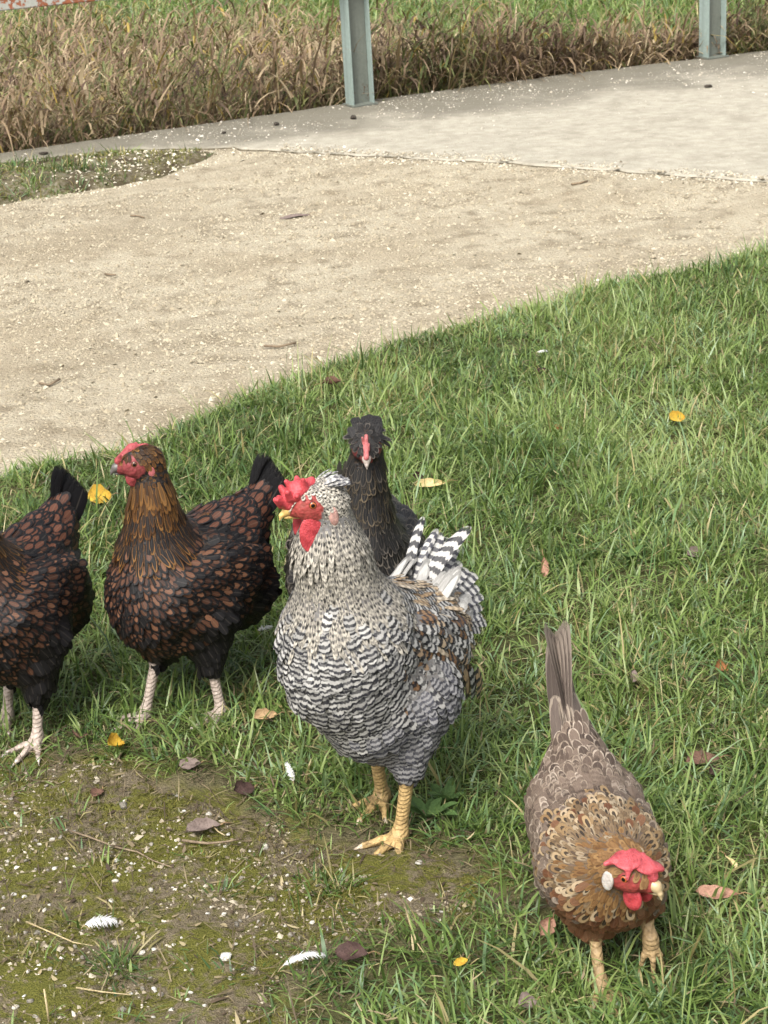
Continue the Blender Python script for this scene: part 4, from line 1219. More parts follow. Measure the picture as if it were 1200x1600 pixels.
# ---------------------------------------------------------------- grey barred cockerel
WHT = np.array([0.42, 0.41, 0.385]); DRK = np.array([0.020, 0.020, 0.024])
def barred_style(p, n, reg, r):
    N = len(p)
    L = np.full(N, 0.026); W = np.full(N, 0.0165); lift = np.full(N, 0.10); lace = np.full(N, 0.3)
    ca = WHT * r.uniform(0.50, 1.10, (N, 1)); cb = np.tile(DRK, (N, 1)) * r.uniform(0.6, 1.4, (N, 1))
    # bars keep step with height so that neighbouring feathers line up into broken bands
    phase = (p[:, 2] * 40 + 0.20 * r.normal(0, 1, N) + 1.6 * fbm2(p[:, 0] + p[:, 1], p[:, 2], 22, 5, 3)) % 1.0
    sty = np.stack([r.uniform(0.80, 0.98, N), r.uniform(2.6, 3.8, N), phase], 1)
    nk = (reg == 'neck') | (reg == 'head')
    L[nk] = 0.032; W[nk] = 0.0062; lift[nk] = 0.07
    sty[nk, 0] = 0.55
    lace[nk] = 0.42
    ca[nk] = (np.array([0.055, 0.052, 0.05]) * r.uniform(0.3, 1.6, (N, 1)))[nk]
    cb[nk] = (np.array([0.44, 0.405, 0.34]) * r.uniform(0.75, 1.15, (N, 1)))[nk]
    sty[nk, 1] = r.uniform(2.5, 4.5, nk.sum()); sty[nk, 2] = r.uniform(0, 1, nk.sum())
    hd = reg == 'head'
    L[hd] = 0.015; W[hd] = 0.006; sty[hd, 1] = 2.6
    cb[hd] *= 1.15
    near = nk & (p[:, 2] > 0.500)
    L[near] = 0.014; lift[near] = 0.0
    # saddle and shoulder: straw and brown among the grey
    sd = (reg == 'saddle')
    L[sd] = 0.042; W[sd] = 0.0080; lift[sd] = 0.05
    straw = pick_col([(0.30, 0.19, 0.095), (0.46, 0.36, 0.24), (0.56, 0.50, 0.40)], r, N)
    ca[sd] = straw[sd]; cb[sd] = (np.array([0.06, 0.045, 0.035]) * r.uniform(0.7, 1.6, (N, 1)))[sd]
    sty[sd, 1] = 3.5; sty[sd, 0] = 0.5; lace[sd] = 0.2; sty[sd, 2] = r.uniform(0, 1, sd.sum())
    wg = reg == 'wing'
    L[wg] = 0.032; W[wg] = 0.014; lift[wg] = 0.06
    bm = wg & (r.uniform(0, 1, N) < 0.32)
    ca[bm] = pick_col([(0.11, 0.058, 0.028), (0.20, 0.115, 0.06), (0.36, 0.28, 0.19)], r, N)[bm]
    sty[wg, 1] = 2.4; sty[wg, 2] = r.uniform(0, 1, wg.sum())
    fl = (reg == 'fluff') | (reg == 'thigh')
    L[fl] = 0.026; W[fl] = 0.016; lift[fl] = 0.11
    ca[fl] = (np.array([0.27, 0.265, 0.265]) * r.uniform(0.7, 1.1, (N, 1)))[fl]
    cb[fl] *= 2.2
    L *= r.uniform(0.80, 1.18, N); W *= r.uniform(0.82, 1.14, N); lift *= r.uniform(0.5, 1.9, N)
    return dict(L=L, W=W, lift=lift, ca=ca, cb=cb, sty=sty, lace=lace)

C_LOC = (-0.026, 2.380)
H = Head((0.104, -0.004, 0.528), yaw=rad(-44), pitch=rad(-6), scale=1.08)
prims = [Ell((-0.010, 0, 0.268), (0.134, 0.076, 0.078), 'breast', (-0.8, 0, -0.4), rot_y(rad(22)), 0.04),
         Ell((0.072, -0.004, 0.298), (0.076, 0.082, 0.100), 'breast', (-0.35, 0, -1), rot_y(rad(22)), 0.035),
         Ell((0.020, 0.004, 0.222), (0.088, 0.064, 0.062), 'breast', (-0.8, 0, -0.6), rot_y(rad(28)), 0.04),
         Ell((0.020, 0.022, 0.190), (0.072, 0.052, 0.060), 'fluff', (-0.4, 0, -0.9), rot_y(rad(25)), 0.06),
         Ell((-0.055, 0.010, 0.205), (0.075, 0.066, 0.066), 'fluff', (-0.4, 0, -0.9), None, 0.04),
         Cone((-0.020, 0, 0.295), (-0.135, 0, 0.262), 0.060, 0.046, 'saddle', 0.04, 1.05),
         Ell((-0.105, 0.006, 0.240), (0.066, 0.070, 0.058), 'saddle', (-0.75, 0, -0.5), None, 0.04),
         Cone(H((-0.010, 0, -0.010)), (0.086, -0.002, 0.450), 0.027, 0.038, 'neck', 0.025),
         Cone((0.086, -0.002, 0.450), (0.062, 0, 0.345), 0.038, 0.070, 'neck', 0.04),
         Ell((-0.030, 0.072, 0.262), (0.100, 0.020, 0.055), 'wing', (-0.8, 0, -0.75), rot_y(rad(24)), 0.015),
         Ell((-0.030, -0.072, 0.262), (0.100, 0.020, 0.055), 'wing', (-0.8, 0, -0.75), rot_y(rad(24)), 0.015)]
prims += head_prims(H, facew=1.1)
prims += leg_prims((-0.008, 0.058, 0.205), (0.020, 0.062, 0.122), (0.034, 0.050, 0.0), rad(-8), 0.0092, (0.058, 0.023), 1.12)
prims += leg_prims((-0.030, -0.040, 0.190), (-0.032, -0.028, 0.122), (-0.048, -0.026, 0.0), rad(0), 0.0092, (0.054, 0.023), 1.12)
cock = build_bird('barred_cockerel', C_LOC, rad(239), 'tall grey and white barred cockerel with red comb and yellow legs in the middle', 'cockerel', prims, barred_style,
                  {'neck': 0.0050, 'head': 0.0042, 'breast': 0.0082, 'wing': 0.0088, 'saddle': 0.0066, 'fluff': 0.0085, 'thigh': 0.0085},
                  {'face': (0.34, 0.055, 0.050), 'leg': (0.50, 0.345, 0.150), 'claw': (0.55, 0.46, 0.34)}, (0.16, 0.155, 0.15), 31, ruffle=0.007)
pale_lobe = flesh_mat('pale_pink_lobe', (0.46, 0.26, 0.22), 0.6)
red_comb = flesh_mat('cockerel_comb_flesh', (0.42, 0.032, 0.042), 0.5)
add_beak(cock, H, plain_mat('yellow_horn', (0.62, 0.42, 0.14), 0.4), 0.021, 0.005)
cb_ = [H.cone((0.036, 0, 0.004), (0.022, 0, 0.017), 0.0090, 0.0115, 'c', 0.008), H.cone((0.022, 0, 0.017), (0.006, 0, 0.022), 0.0115, 0.0075, 'c', 0.008)]
for (x0, y0, z0, x1, y1, z1, r0, r1) in [(0.042, 0.003, 0.008, 0.047, 0.006, 0.016, 0.0062, 0.0040), (0.036, -0.008, 0.013, 0.039, -0.012, 0.021, 0.0060, 0.0038), (0.034, 0.008, 0.015, 0.037, 0.013, 0.023, 0.0060, 0.0036),
                                         (0.028, 0.000, 0.021, 0.034, 0.001, 0.032, 0.0060, 0.0030), (0.018, -0.008, 0.021, 0.019, -0.011, 0.029, 0.0056, 0.0030), (0.016, 0.008, 0.021, 0.016, 0.011, 0.033, 0.0054, 0.0026),
                                         (0.006, 0.0, 0.020, 0.003, 0.0, 0.027, 0.0050, 0.0024), (0.044, -0.004, 0.004, 0.049, -0.006, 0.010, 0.0056, 0.0036), (0.047, 0.007, 0.010, 0.050, 0.011, 0.016, 0.0046, 0.0028), (0.026, 0.012, 0.012, 0.027, 0.016, 0.017, 0.0040, 0.0030)]:
    cb_.append(H.cone((x0, y0, z0), (x1, y1, z1), r0, r1, 'c', 0.004))
blob('comb', cock, cb_, 0.0012, red_comb)
for sg in (-1, 1):
    add_eye(cock, H, sg, (0.012, 0.0232, 0.004), 0.0046, eye_orange)
    blob('wattle', cock, [H.ell((0.016, 0.0165 * sg, -0.036), (0.0175, 0.0040, 0.0255), 'w', k=0.003), H.ell((0.004, 0.0175 * sg, -0.028), (0.0095, 0.0034, 0.0190), 'w', k=0.002), H.cone((0.016, 0.013 * sg, -0.008), (0.015, 0.0145 * sg, -0.026), 0.0070, 0.0060, 'w', 0.004), H.cone((0.024, 0.0165 * sg, -0.026), (0.021, 0.0165 * sg, -0.046), 0.0022, 0.0026, 'w', 0.002)], 0.0013, red_comb)
    blob('ear_lobe', cock, [H.ell((-0.010, 0.0245 * sg, -0.015), (0.0060, 0.0040, 0.0130), 'w', k=0.003)], 0.0011, pale_lobe)
# short crest of loose feathers behind the comb
for i in range(34):
    a, b = rng.uniform(-1, 1), rng.uniform(0, 1)
    long_feather('crest_feather', cock, H((-0.004 - 0.018 * b, 0.014 * a, 0.020 - 0.004 * b)), H.R @ np.array([-0.9, 0.5 * a, 0.55 - 0.5 * b]), H.R @ np.array([0.2, 0.3 * a, 1]), rng.uniform(0.018, 0.026), 0.008,
                 WHT * rng.uniform(0.8, 1.2), DRK * 3.5, 0.6, 3.2, curve=0.05)
# tail: white fluff, barred coverts and short curved sickles
tb = np.array([-0.130, -0.012, 0.268])
for i in range(96):
    a, b = rng.uniform(-1, 1), rng.uniform(0, 1)
    long_feather('tail_fluff', cock, tb + np.array([0.024 - 0.02 * b, 0.045 * a, 0.012 - 0.040 * b]), (-0.30 - 0.4 * b, 0.42 * a + 0.15, 0.95 - 0.9 * b), (0.8, 0.5 * np.sign(a), 0.4), rng.uniform(0.045, 0.078), rng.uniform(0.012, 0.022),
                 WHT * rng.uniform(0.85, 1.25), WHT * rng.uniform(0.45, 0.8), rng.choice([0.0, 0.35]), 3.0, lace=0.12, curve=0.07)
for sg in (-1, 1):
    for i in range(12):
        e = i / 11.0
        d = (-0.34 - 0.62 * e, sg * (0.05 + 0.45 * e), 1.0 - 0.85 * e)
        long_feather('tail_feather', cock, tb + np.array([-0.004 - 0.012 * e, sg * (0.006 + 0.034 * e), 0.010 - 0.032 * e]), d, (0.8, 0.55 * sg, 0.45), 0.108 - 0.030 * e + rng.normal(0, 0.004), 0.028,
                     WHT * rng.uniform(0.85, 1.15), DRK * rng.uniform(1.5, 3.5), 0.88, rng.uniform(8, 10.5), curve=0.12, bend=-0.36 * sg * (0.5 + 0.5 * e))
    long_feather('sickle_feather', cock, tb + np.array([0, 0.010 * sg, 0.014]), (-0.30, 0.16 * sg + 0.05, 1.0), (1.0, 0.4 * sg, 0.3), 0.120, 0.022, WHT * 1.1, DRK * 1.2, 0.9, 8.0, curve=0.11, bend=-0.30 * sg)
for sg in (-1, 1):
    for i in range(9):
        long_feather('wing_feather', cock, (0.020 - 0.018 * i, 0.094 * sg, 0.262 - 0.007 * i), (-0.62, -0.05 * sg, -0.80 - 0.03 * i), (0.10, sg, 0.12), 0.080, 0.020,
                     WHT * 0.85 if i % 2 else (0.36, 0.25, 0.15), DRK * 1.3, 1.0 if i % 3 else 0.2, 4.0, lace=0.3, curve=0.20)

# ---------------------------------------------------------------- black crested hen behind the cockerel
def dark_style(p, n, reg, r):
    N = len(p)
    L = np.full(N, 0.022); W = np.full(N, 0.016); lift = np.full(N, 0.10); lace = np.full(N, 0.18)
    ca = np.tile(np.array([0.0075, 0.007, 0.007]), (N, 1)) * r.uniform(0.7, 1.4, (N, 1))
    cb = pick_col([(0.012, 0.011, 0.010), (0.048, 0.042, 0.036), (0.140, 0.122, 0.102)], r, N)
    sty = np.stack([np.zeros(N), np.full(N, 2.5), r.uniform(0, 1, N)], 1)
    nk = (reg == 'neck') | (reg == 'head')
    L[nk] = 0.026; W[nk] = 0.010; lift[nk] = 0.06
    g = smooth01(0.30, 0.345, p[:, 2]) * smooth01(0.425, 0.385, p[:, 2])
    gold = pick_col([(0.02, 0.016, 0.011), (0.048, 0.037, 0.023), (0.105, 0.082, 0.052)], r, N)
    cb[nk] = (cb * (1 - g[:, None]) + gold * g[:, None])[nk]
    lace[nk] = 0.17
    hd = reg == 'head'
    L[hd] = 0.012; W[hd] = 0.007
    L *= r.uniform(0.80, 1.18, N); W *= r.uniform(0.82, 1.14, N); lift *= r.uniform(0.5, 1.9, N)
    return dict(L=L, W=W, lift=lift, ca=ca, cb=cb, sty=sty, lace=lace)
D_LOC = (-0.045, 2.850)
H = Head((0.088, 0.024, 0.440), yaw=rad(-2), pitch=rad(-24), scale=0.98)
prims = [Ell((-0.015, 0, 0.205), (0.145, 0.090, 0.092), 'back', (-1, 0, 0.05), rot_y(rad(-4)), 0.04),
         Ell((0.055, 0.004, 0.205), (0.080, 0.082, 0.095), 'breast', (-0.3, 0, -1), rot_y(rad(15)), 0.05),
         Ell((0.020, 0, 0.150), (0.095, 0.080, 0.062), 'breast', (-0.8, 0, -0.5), None, 0.05),
         Ell((-0.095, 0, 0.170), (0.085, 0.085, 0.072), 'breast', (-0.7, 0, -0.6), None, 0.05),
         Cone((-0.070, 0, 0.235), (-0.165, 0, 0.262), 0.072, 0.034, 'back', 0.05, 0.85),
         Cone(H((-0.012, 0, -0.008)), (0.075, 0.012, 0.285), 0.021, 0.050, 'neck', 0.035),
         Ell((-0.010, 0.078, 0.205), (0.105, 0.026, 0.066), 'back', (-1, 0, -0.22), rot_y(rad(-6)), 0.015),
         Ell((-0.010, -0.086, 0.205), (0.105, 0.026, 0.066), 'back', (-1, 0, -0.22), rot_y(rad(-6)), 0.015)]
prims += head_prims(H, facew=0.9)
prims += leg_prims((0.0, 0.05, 0.165), (-0.012, 0.045, 0.09), (0.0, 0.045, 0.0), 0, 0.0076)
prims += leg_prims((0.0, -0.05, 0.165), (-0.012, -0.045, 0.09), (0.0, -0.045, 0.0), 0, 0.0076)
dhen = build_bird('crested_hen', D_LOC, rad(270), 'black hen with small dark crest facing the camera from behind the grey cockerel', 'hen', prims, dark_style,
                  {'neck': 0.0064, 'head': 0.0044, 'breast': 0.0088, 'back': 0.0095, 'thigh': 0.010},
                  {'face': (0.17, 0.036, 0.038), 'leg': (0.16, 0.15, 0.14), 'claw': (0.2, 0.18, 0.16)}, BLK, 41, mat=gloss_m)
add_beak(dhen, H, plain_mat('pale_horn', (0.40, 0.34, 0.30), 0.4), 0.019, 0.005)
blob('comb', dhen, [H.cone((0.040, 0, 0.003), (0.026, 0, 0.012), 0.0045, 0.0040, 'c', 0.004), H.cone((0.026, 0, 0.012), (0.014, 0.001, 0.024), 0.0042, 0.0032, 'c', 0.004),
                    H.cone((0.030, 0.003, 0.011), (0.027, 0.005, 0.019), 0.0030, 0.0016, 'c', 0.003), H.cone((0.022, -0.003, 0.016), (0.020, -0.005, 0.027), 0.0028, 0.0014, 'c', 0.003)], 0.0010, pink_lobe)
for sg in (-1, 1):
    add_eye(dhen, H, sg, (0.013, 0.0212, 0.004), 0.0043, eye_dark)
    blob('wattle', dhen, [H.ell((0.022, 0.006 * sg, -0.017), (0.0065, 0.003, 0.0065), 'w', k=0.003)], 0.0011, red_hen)
for i in range(46):
    a, b = rng.uniform(-1, 1), rng.uniform(0, 1)
    long_feather('crest_feather', dhen, H((0.008 - 0.030 * b, 0.018 * a, 0.018 - 0.004 * abs(a))), H.R @ np.array([-0.45 - 0.6 * b, 0.35 * a, 0.40]), H.R @ np.array([0.6, 0.3 * a, 1]), rng.uniform(0.014, 0.021), 0.010,
                 BLK * rng.uniform(0.8, 1.6), (0.022, 0.021, 0.020), 0.0, lace=0.12, curve=0.03, mat=gloss_m)
for i in range(9):
    s = (i - 4) / 4.0
    long_feather('tail_feather', dhen, (-0.150, 0.02 * s, 0.270), (-0.95, 0.22 * s, 0.15), (0.3, 1 if s >= 0 else -1, 0.3), 0.10, 0.034, BLK, BLK * 0.8, curve=0.4, mat=gloss_m)
for i in range(7):
    for sg in (-1, 1):
        long_feather('wing_feather', dhen, (0.030 - 0.022 * i, 0.098 * sg, 0.210 - 0.006 * i), (-1, -0.08 * sg, -0.12 - 0.05 * i), (0.10, sg, 0.15), 0.085, 0.026, BLK, (0.05, 0.045, 0.04), lace=0.15, curve=0.16, mat=gloss_m)

# ---------------------------------------------------------------- brown speckled hen walking to the camera
def speckled_style(p, n, reg, r):
    N = len(p)
    L = np.full(N, 0.0200); W = np.full(N, 0.0105); lift = np.full(N, 0.10); lace = np.full(N, 0.17) * r.uniform(0.4, 1.4, N)
    ca = pick_col([(0.050, 0.035, 0.027), (0.090, 0.065, 0.050), (0.150, 0.112, 0.086)], r, N)
    cb = pick_col([(0.11, 0.080, 0.060), (0.21, 0.165, 0.125), (0.36, 0.30, 0.24)], r, N)
    sty = np.stack([r.uniform(0.1, 0.6, N) * (reg == 'back'), r.uniform(1.5, 3.0, N), r.uniform(0, 1, N)], 1)
    nk = (reg == 'neck') | (reg == 'head')
    L[nk] = 0.016; W[nk] = 0.0054; lift[nk] = 0.06
    ca[nk] = pick_col([(0.014, 0.011, 0.009), (0.060, 0.040, 0.026), (0.16, 0.105, 0.058)], r, N)[nk]
    cb[nk] = pick_col([(0.11, 0.070, 0.036), (0.175, 0.124, 0.072), (0.29, 0.235, 0.16)], r, N)[nk]
    lace[nk] = 0.55 * r.uniform(0.7, 1.3, nk.sum())
    hd = reg == 'head'
    ca[hd] = np.array([0.19, 0.09, 0.03]); L[hd] = 0.012; W[hd] = 0.007
    near_head = nk & (p[:, 0] + r.normal(0, 0.012, N) > 0.118)
    ca[near_head] = pick_col([(0.09, 0.042, 0.016), (0.16, 0.085, 0.032)], r, N)[near_head]
    cb[near_head] = pick_col([(0.13, 0.065, 0.024), (0.23, 0.135, 0.055)], r, N)[near_head]
    br = reg == 'breast'
    salmon = pick_col([(0.075, 0.030, 0.014), (0.125, 0.054, 0.025), (0.18, 0.092, 0.050)], r, N)
    ca[br] = salmon[br] * 0.85; cb[br] = salmon[br] * 1.1
    sp = br & (r.uniform(0, 1, N) < smooth01(0.10, 0.17, p[:, 2]) * 0.85)
    cb[sp] = pick_col([(0.17, 0.105, 0.05), (0.29, 0.205, 0.11), (0.38, 0.30, 0.20)], r, N)[sp]
    ca[sp] = (0.035, 0.024, 0.016)
    lace[sp] = 0.5
    th = reg == 'thigh'
    ca[th] = salmon[th] * 0.8; cb[th] = salmon[th]
    rp = reg == 'rump'
    L[rp] = 0.026; W[rp] = 0.015; lace[rp] = 0.10
    L *= r.uniform(0.80, 1.18, N); W *= r.uniform(0.82, 1.14, N); lift *= r.uniform(0.5, 1.9, N)
    return dict(L=L, W=W, lift=lift, ca=ca, cb=cb, sty=sty, lace=lace)
E_LOC = (0.240, 2.060)
H = Head((0.134, 0.012, 0.190), yaw=rad(42), pitch=rad(-10), roll=rad(2), scale=1.10)
prims = [Ell((-0.020, 0, 0.142), (0.120, 0.064, 0.068), 'back', (-1, 0, 0.05), rot_y(rad(-8)), 0.04),
         Ell((0.040, 0, 0.135), (0.076, 0.067, 0.070), 'breast', (-0.5, 0, -0.9), None, 0.04),
         Ell((0.065, 0.002, 0.155), (0.056, 0.056, 0.054), 'neck', (-1, 0, 0.05), None, 0.04),
         Cone(H((-0.014, 0, -0.004)), (0.075, 0.002, 0.155), 0.025, 0.050, 'neck', 0.03),
         Ell((-0.085, 0, 0.128), (0.070, 0.056, 0.056), 'back', (-0.9, 0, -0.2), None, 0.04),
         Cone((-0.080, 0, 0.165), (-0.145, 0.0, 0.210), 0.054, 0.030, 'rump', 0.04, 0.85),
         Ell((-0.020, 0.056, 0.142), (0.095, 0.018, 0.048), 'back', (-1, 0, -0.15), rot_y(rad(-6)), 0.012),
         Ell((-0.020, -0.056, 0.142), (0.095, 0.018, 0.048), 'back', (-1, 0, -0.15), rot_y(rad(-6)), 0.012)]
prims += head_prims(H, facew=0.9)
prims += leg_prims((0.020, -0.015, 0.100), (0.062, -0.016, 0.070), (0.108, -0.016, 0.0), rad(10), 0.0070, (0.045, 0.018), 1.0)
prims += leg_prims((0.020, 0.040, 0.105), (0.058, 0.048, 0.088), (0.088, 0.050, 0.040), rad(0), 0.0074, (0.042, 0.016), 1.0, curl=True)
ehen = build_bird('speckled_hen', E_LOC, rad(274), 'light brown speckled hen walking towards the camera with lowered head and upright tail', 'hen', prims, speckled_style,
                  {'neck': 0.0043, 'head': 0.0044, 'breast': 0.0060, 'back': 0.0058, 'rump': 0.0075, 'thigh': 0.0085},
                  {'face': (0.30, 0.045, 0.042), 'leg': (0.36, 0.25, 0.125), 'claw': (0.40, 0.32, 0.24)}, (0.12, 0.085, 0.06), 51, ruffle=0.005)
add_beak(ehen, H, plain_mat('cream_horn', (0.42, 0.32, 0.18), 0.4), 0.018, 0.007)
pink_comb = flesh_mat('pink_comb_flesh', (0.40, 0.050, 0.060), 0.45)
# comb flopping over to one side
blob('comb', ehen, [H.cone((0.032, 0, 0.006), (0.004, 0, 0.018), 0.0062, 0.0070, 'c', 0.006), H.ell((0.018, -0.002, 0.018), (0.016, 0.013, 0.0040), 'c', k=0.006, R=rot_y(rad(-20))), H.ell((0.006, -0.014, 0.021), (0.015, 0.014, 0.0036), 'c', k=0.004, R=rot_x(rad(10))),
                    H.ell((0.026, 0.010, 0.012), (0.012, 0.011, 0.0040), 'c', k=0.004, R=rot_x(rad(-25))),
                    H.cone((0.014, -0.020, 0.018), (0.018, -0.026, 0.010), 0.0042, 0.0018, 'c', 0.004), H.cone((-0.004, -0.022, 0.019), (-0.009, -0.029, 0.015), 0.0042, 0.0025, 'c', 0.004)], 0.0011, pink_comb)
white_lobe = flesh_mat('white_lobe_flesh', (0.46, 0.42, 0.38), 0.6)
for sg in (-1, 1):
    add_eye(ehen, H, sg, (0.012, 0.0222, 0.004), 0.0045, eye_orange)
    blob('wattle', ehen, [H.ell((0.018, 0.010 * sg, -0.026), (0.0120, 0.0045, 0.0150), 'w', k=0.003), H.cone((0.018, 0.008 * sg, -0.012), (0.017, 0.009 * sg, -0.020), 0.005, 0.006, 'w', 0.004)], 0.0012, red_comb)
    blob('ear_lobe', ehen, [H.ell((-0.006, 0.0250 * sg, -0.008), (0.0075, 0.0034, 0.0125), 'w', k=0.003)], 0.0011, white_lobe)
tb = np.array([-0.140, -0.004, 0.205])
GB = np.array([0.115, 0.090, 0.076])
for i in range(10):
    s = (i - 4.5) / 4.5
    side = 1 if s >= 0 else -1
    long_feather('tail_feather', ehen, tb + np.array([0, 0.014 * s, -0.010 * abs(s)]), (-0.34 - 0.08 * abs(s), 0.035 * s - 0.06, 1.0 - 0.08 * abs(s)), (0.45, side, 0.2), 0.165 - 0.02 * abs(s), 0.030, GB * rng.uniform(0.6, 1.15), np.array([0.20, 0.165, 0.135]), lace=0.07, curve=0.9, bend=0.03 * side)
for i in range(9):
    s = (i - 4) / 4.0
    side = 1 if s >= 0 else -1
    long_feather('tail_covert', ehen, tb + np.array([0.016, 0.016 * s, -0.008]), (-0.42, 0.05 * s - 0.05, 0.95 - 0.1 * abs(s)), (0.7, side, 0.4), rng.uniform(0.055, 0.085), 0.024, GB * rng.uniform(0.7, 1.3), np.array([0.26, 0.215, 0.17]), lace=0.06, curve=0.3)
for sg in (-1, 1):
    for i in range(7):
        long_feather('wing_feather', ehen, (0.030 - 0.022 * i, 0.068 * sg, 0.150 - 0.004 * i), (-1, -0.10 * sg, -0.06 - 0.04 * i), (0.10, sg, 0.25), 0.080, 0.022, GB * rng.uniform(0.8, 1.4), np.array([0.36, 0.28, 0.21]), lace=0.14, curve=0.16)
# ================================================================== POSTS, RAIL AND SMALL THINGS
import bmesh

def box_part(name, parent, size, centre, mat, bevel=0.0015, rz=0.0):
    bm = bmesh.new()
    bmesh.ops.create_cube(bm, size=1.0)
    for v in bm.verts:
        v.co = Vector((v.co.x * size[0], v.co.y * size[1], v.co.z * size[2]))
    bmesh.ops.bevel(bm, geom=list(bm.edges), offset=bevel, segments=2, affect='EDGES')
    me = bpy.data.meshes.new(name); bm.to_mesh(me); bm.free()
    me.materials.append(mat)
    o = bpy.data.objects.new(name, me); COL.objects.link(o)
    o.parent = parent; o.location = centre; o.rotation_euler = (0, 0, rz)
    return o

def paint_mat(name, paint, rust_lo, seed_off=0.0, rust2=(0.30, 0.10, 0.045)):
    m, n, l, p = new_mat(name, 0.65, 0.4)
    nb = NB(m)
    tc = nb.new('ShaderNodeTexCoord').outputs['Object']
    mp = nb.new('ShaderNodeMapping'); l.new(tc, mp.inputs['Vector']); mp.inputs['Location'].default_value = (seed_off, seed_off * 2, 0)
    n1 = nb.noise(mp.outputs[0], 9, 6, 0.6); n2 = nb.noise(mp.outputs[0], 60, 5, 0.65)
    mp2 = nb.new('ShaderNodeMapping'); l.new(tc, mp2.inputs['Vector']); mp2.inputs['Scale'].default_value = (30, 30, 2.0)
    st = nb.noise(mp2.outputs[0], 1.0, 4)
    base = nb.mix(nb.mrange(n2, 0.3, 0.7), paint, tuple(q * 0.82 for q in paint))
    base = nb.mix(nb.math('MULTIPLY', nb.mrange(st, 0.5, 0.75), 0.45), base, tuple(q * 0.45 for q in paint))
    rust = nb.mix(n2, (0.07, 0.035, 0.022), rust2)
    sp = nb.mrange(nb.math('ADD', n1, nb.math('MULTIPLY', nb.math('SUBTRACT', n2, 0.5), 0.5)), rust_lo, rust_lo + 0.05)
    l.new(nb.mix(sp, base, rust), p.inputs['Base Color'])
    nb.bump(nb.math('SUBTRACT', n2, nb.math('MULTIPLY', sp, 0.6)), 0.5, 0.002, p)
    return m
post_m = paint_mat('peeling_pale_green_paint', (0.27, 0.335, 0.305), 0.70)
web_m = paint_mat('darker_green_paint', (0.15, 0.165, 0.14), 0.60, 3.1, (0.11, 0.075, 0.05))  # web and base plate: darker green than the flanges, with browner rust
rail_m = paint_mat('rust_and_flaking_paint', (0.40, 0.41, 0.37), 0.43, 1.7, (0.42, 0.13, 0.055))

def steel_post(px, py, label, lean):
    q = P(px, py, 0.02)
    root = empty('steel_post', (q.x, q.y, 0.018), math.atan2(0.45, 0.88))
    root.rotation_euler = (0, lean, math.atan2(0.45, 0.88))
    tag(root, label, 'post', 'steel posts at the slab edge')
    Hh = 1.02
    box_part('flange', root, (0.007, 0.074, Hh), (-0.049, 0, Hh / 2), post_m)
    box_part('flange', root, (0.007, 0.074, Hh), (0.049, 0, Hh / 2), post_m)
    box_part('web', root, (0.090, 0.006, Hh), (0, 0, Hh / 2), web_m)
    box_part('base_plate', root, (0.125, 0.10, 0.008), (0, 0, 0.0045), web_m)
    return root
steel_post(563, 163, 'pale green steel beam post nearer the middle, beside the tall brown grass', rad(-0.5))
steel_post(1113, 89, 'pale green steel beam post at the far end of the concrete, in the upper corner', rad(-0.2))

# rail bolted to the posts' near side
a = np.array([-2.95, 6.93]); b = np.array([2.6, 9.72])
a = P(563, 163, 0.02); b = P(1113, 89, 0.02)
d = Vector((b.x - a.x, b.y - a.y, 0)).normalized()
nn = Vector((d.y, -d.x, 0))
st_ = Vector((a.x, a.y, 0)) - d * 3.1 + nn * 0.062; en_ = Vector((b.x, b.y, 0)) + d * 0.5 + nn * 0.062
rail = empty('guard_rail', (*((st_ + en_) / 2).xy, 0.0), math.atan2(d.y, d.x))
tag(rail, 'rusty flaking steel guard rail at the top edge above the tall grass', 'rail')
ln = (en_ - st_).length
box_part('rail_bar', rail, (ln, 0.045, 0.10), (0, 0, 0.626), rail_m, 0.004)
box_part('rail_lip', rail, (ln, 0.020, 0.012), (0, -0.034, 0.672), rail_m, 0.002)

# ---- fallen leaves
def leaf_mat(name, col, vein):
    m, n, l, p = new_mat(name, 0.75, 0.25)
    nb = NB(m)
    co = nb.obj()
    n1 = nb.noise(co, 70, 5); n2 = nb.noise(co, 300, 4)
    c = nb.mix(nb.mrange(n1, 0.35, 0.68), col, vein)
    c = nb.mix(nb.math('MULTIPLY', nb.mrange(n2, 0.55, 0.7), 0.6), c, tuple(q * 0.4 for q in col))
    l.new(c, p.inputs['Base Color'])
    nb.bump(nb.math('ADD', n1, n2), 0.5, 0.003, p)
    return m
LM = {'yellow': leaf_mat('yellow_leaf', (0.46, 0.31, 0.035), (0.38, 0.22, 0.028)), 'brown': leaf_mat('brown_leaf', (0.155, 0.085, 0.058), (0.10, 0.055, 0.040)),
      'dark': leaf_mat('dark_leaf', (0.070, 0.040, 0.034), (0.045, 0.026, 0.022)), 'tan': leaf_mat('tan_leaf', (0.40, 0.28, 0.155), (0.31, 0.20, 0.105)),
      'orange': leaf_mat('orange_leaf', (0.33, 0.145, 0.055), (0.24, 0.10, 0.040)), 'pink': leaf_mat('pinkish_leaf', (0.40, 0.235, 0.165), (0.29, 0.155, 0.105)),
      'pale': leaf_mat('pale_leaf', (0.58, 0.48, 0.255), (0.50, 0.38, 0.175)), 'grey': leaf_mat('grey_leaf', (0.20, 0.155, 0.135), (0.14, 0.105, 0.09)),
      'green': leaf_mat('weed_leaf', (0.055, 0.105, 0.030), (0.075, 0.130, 0.038))}

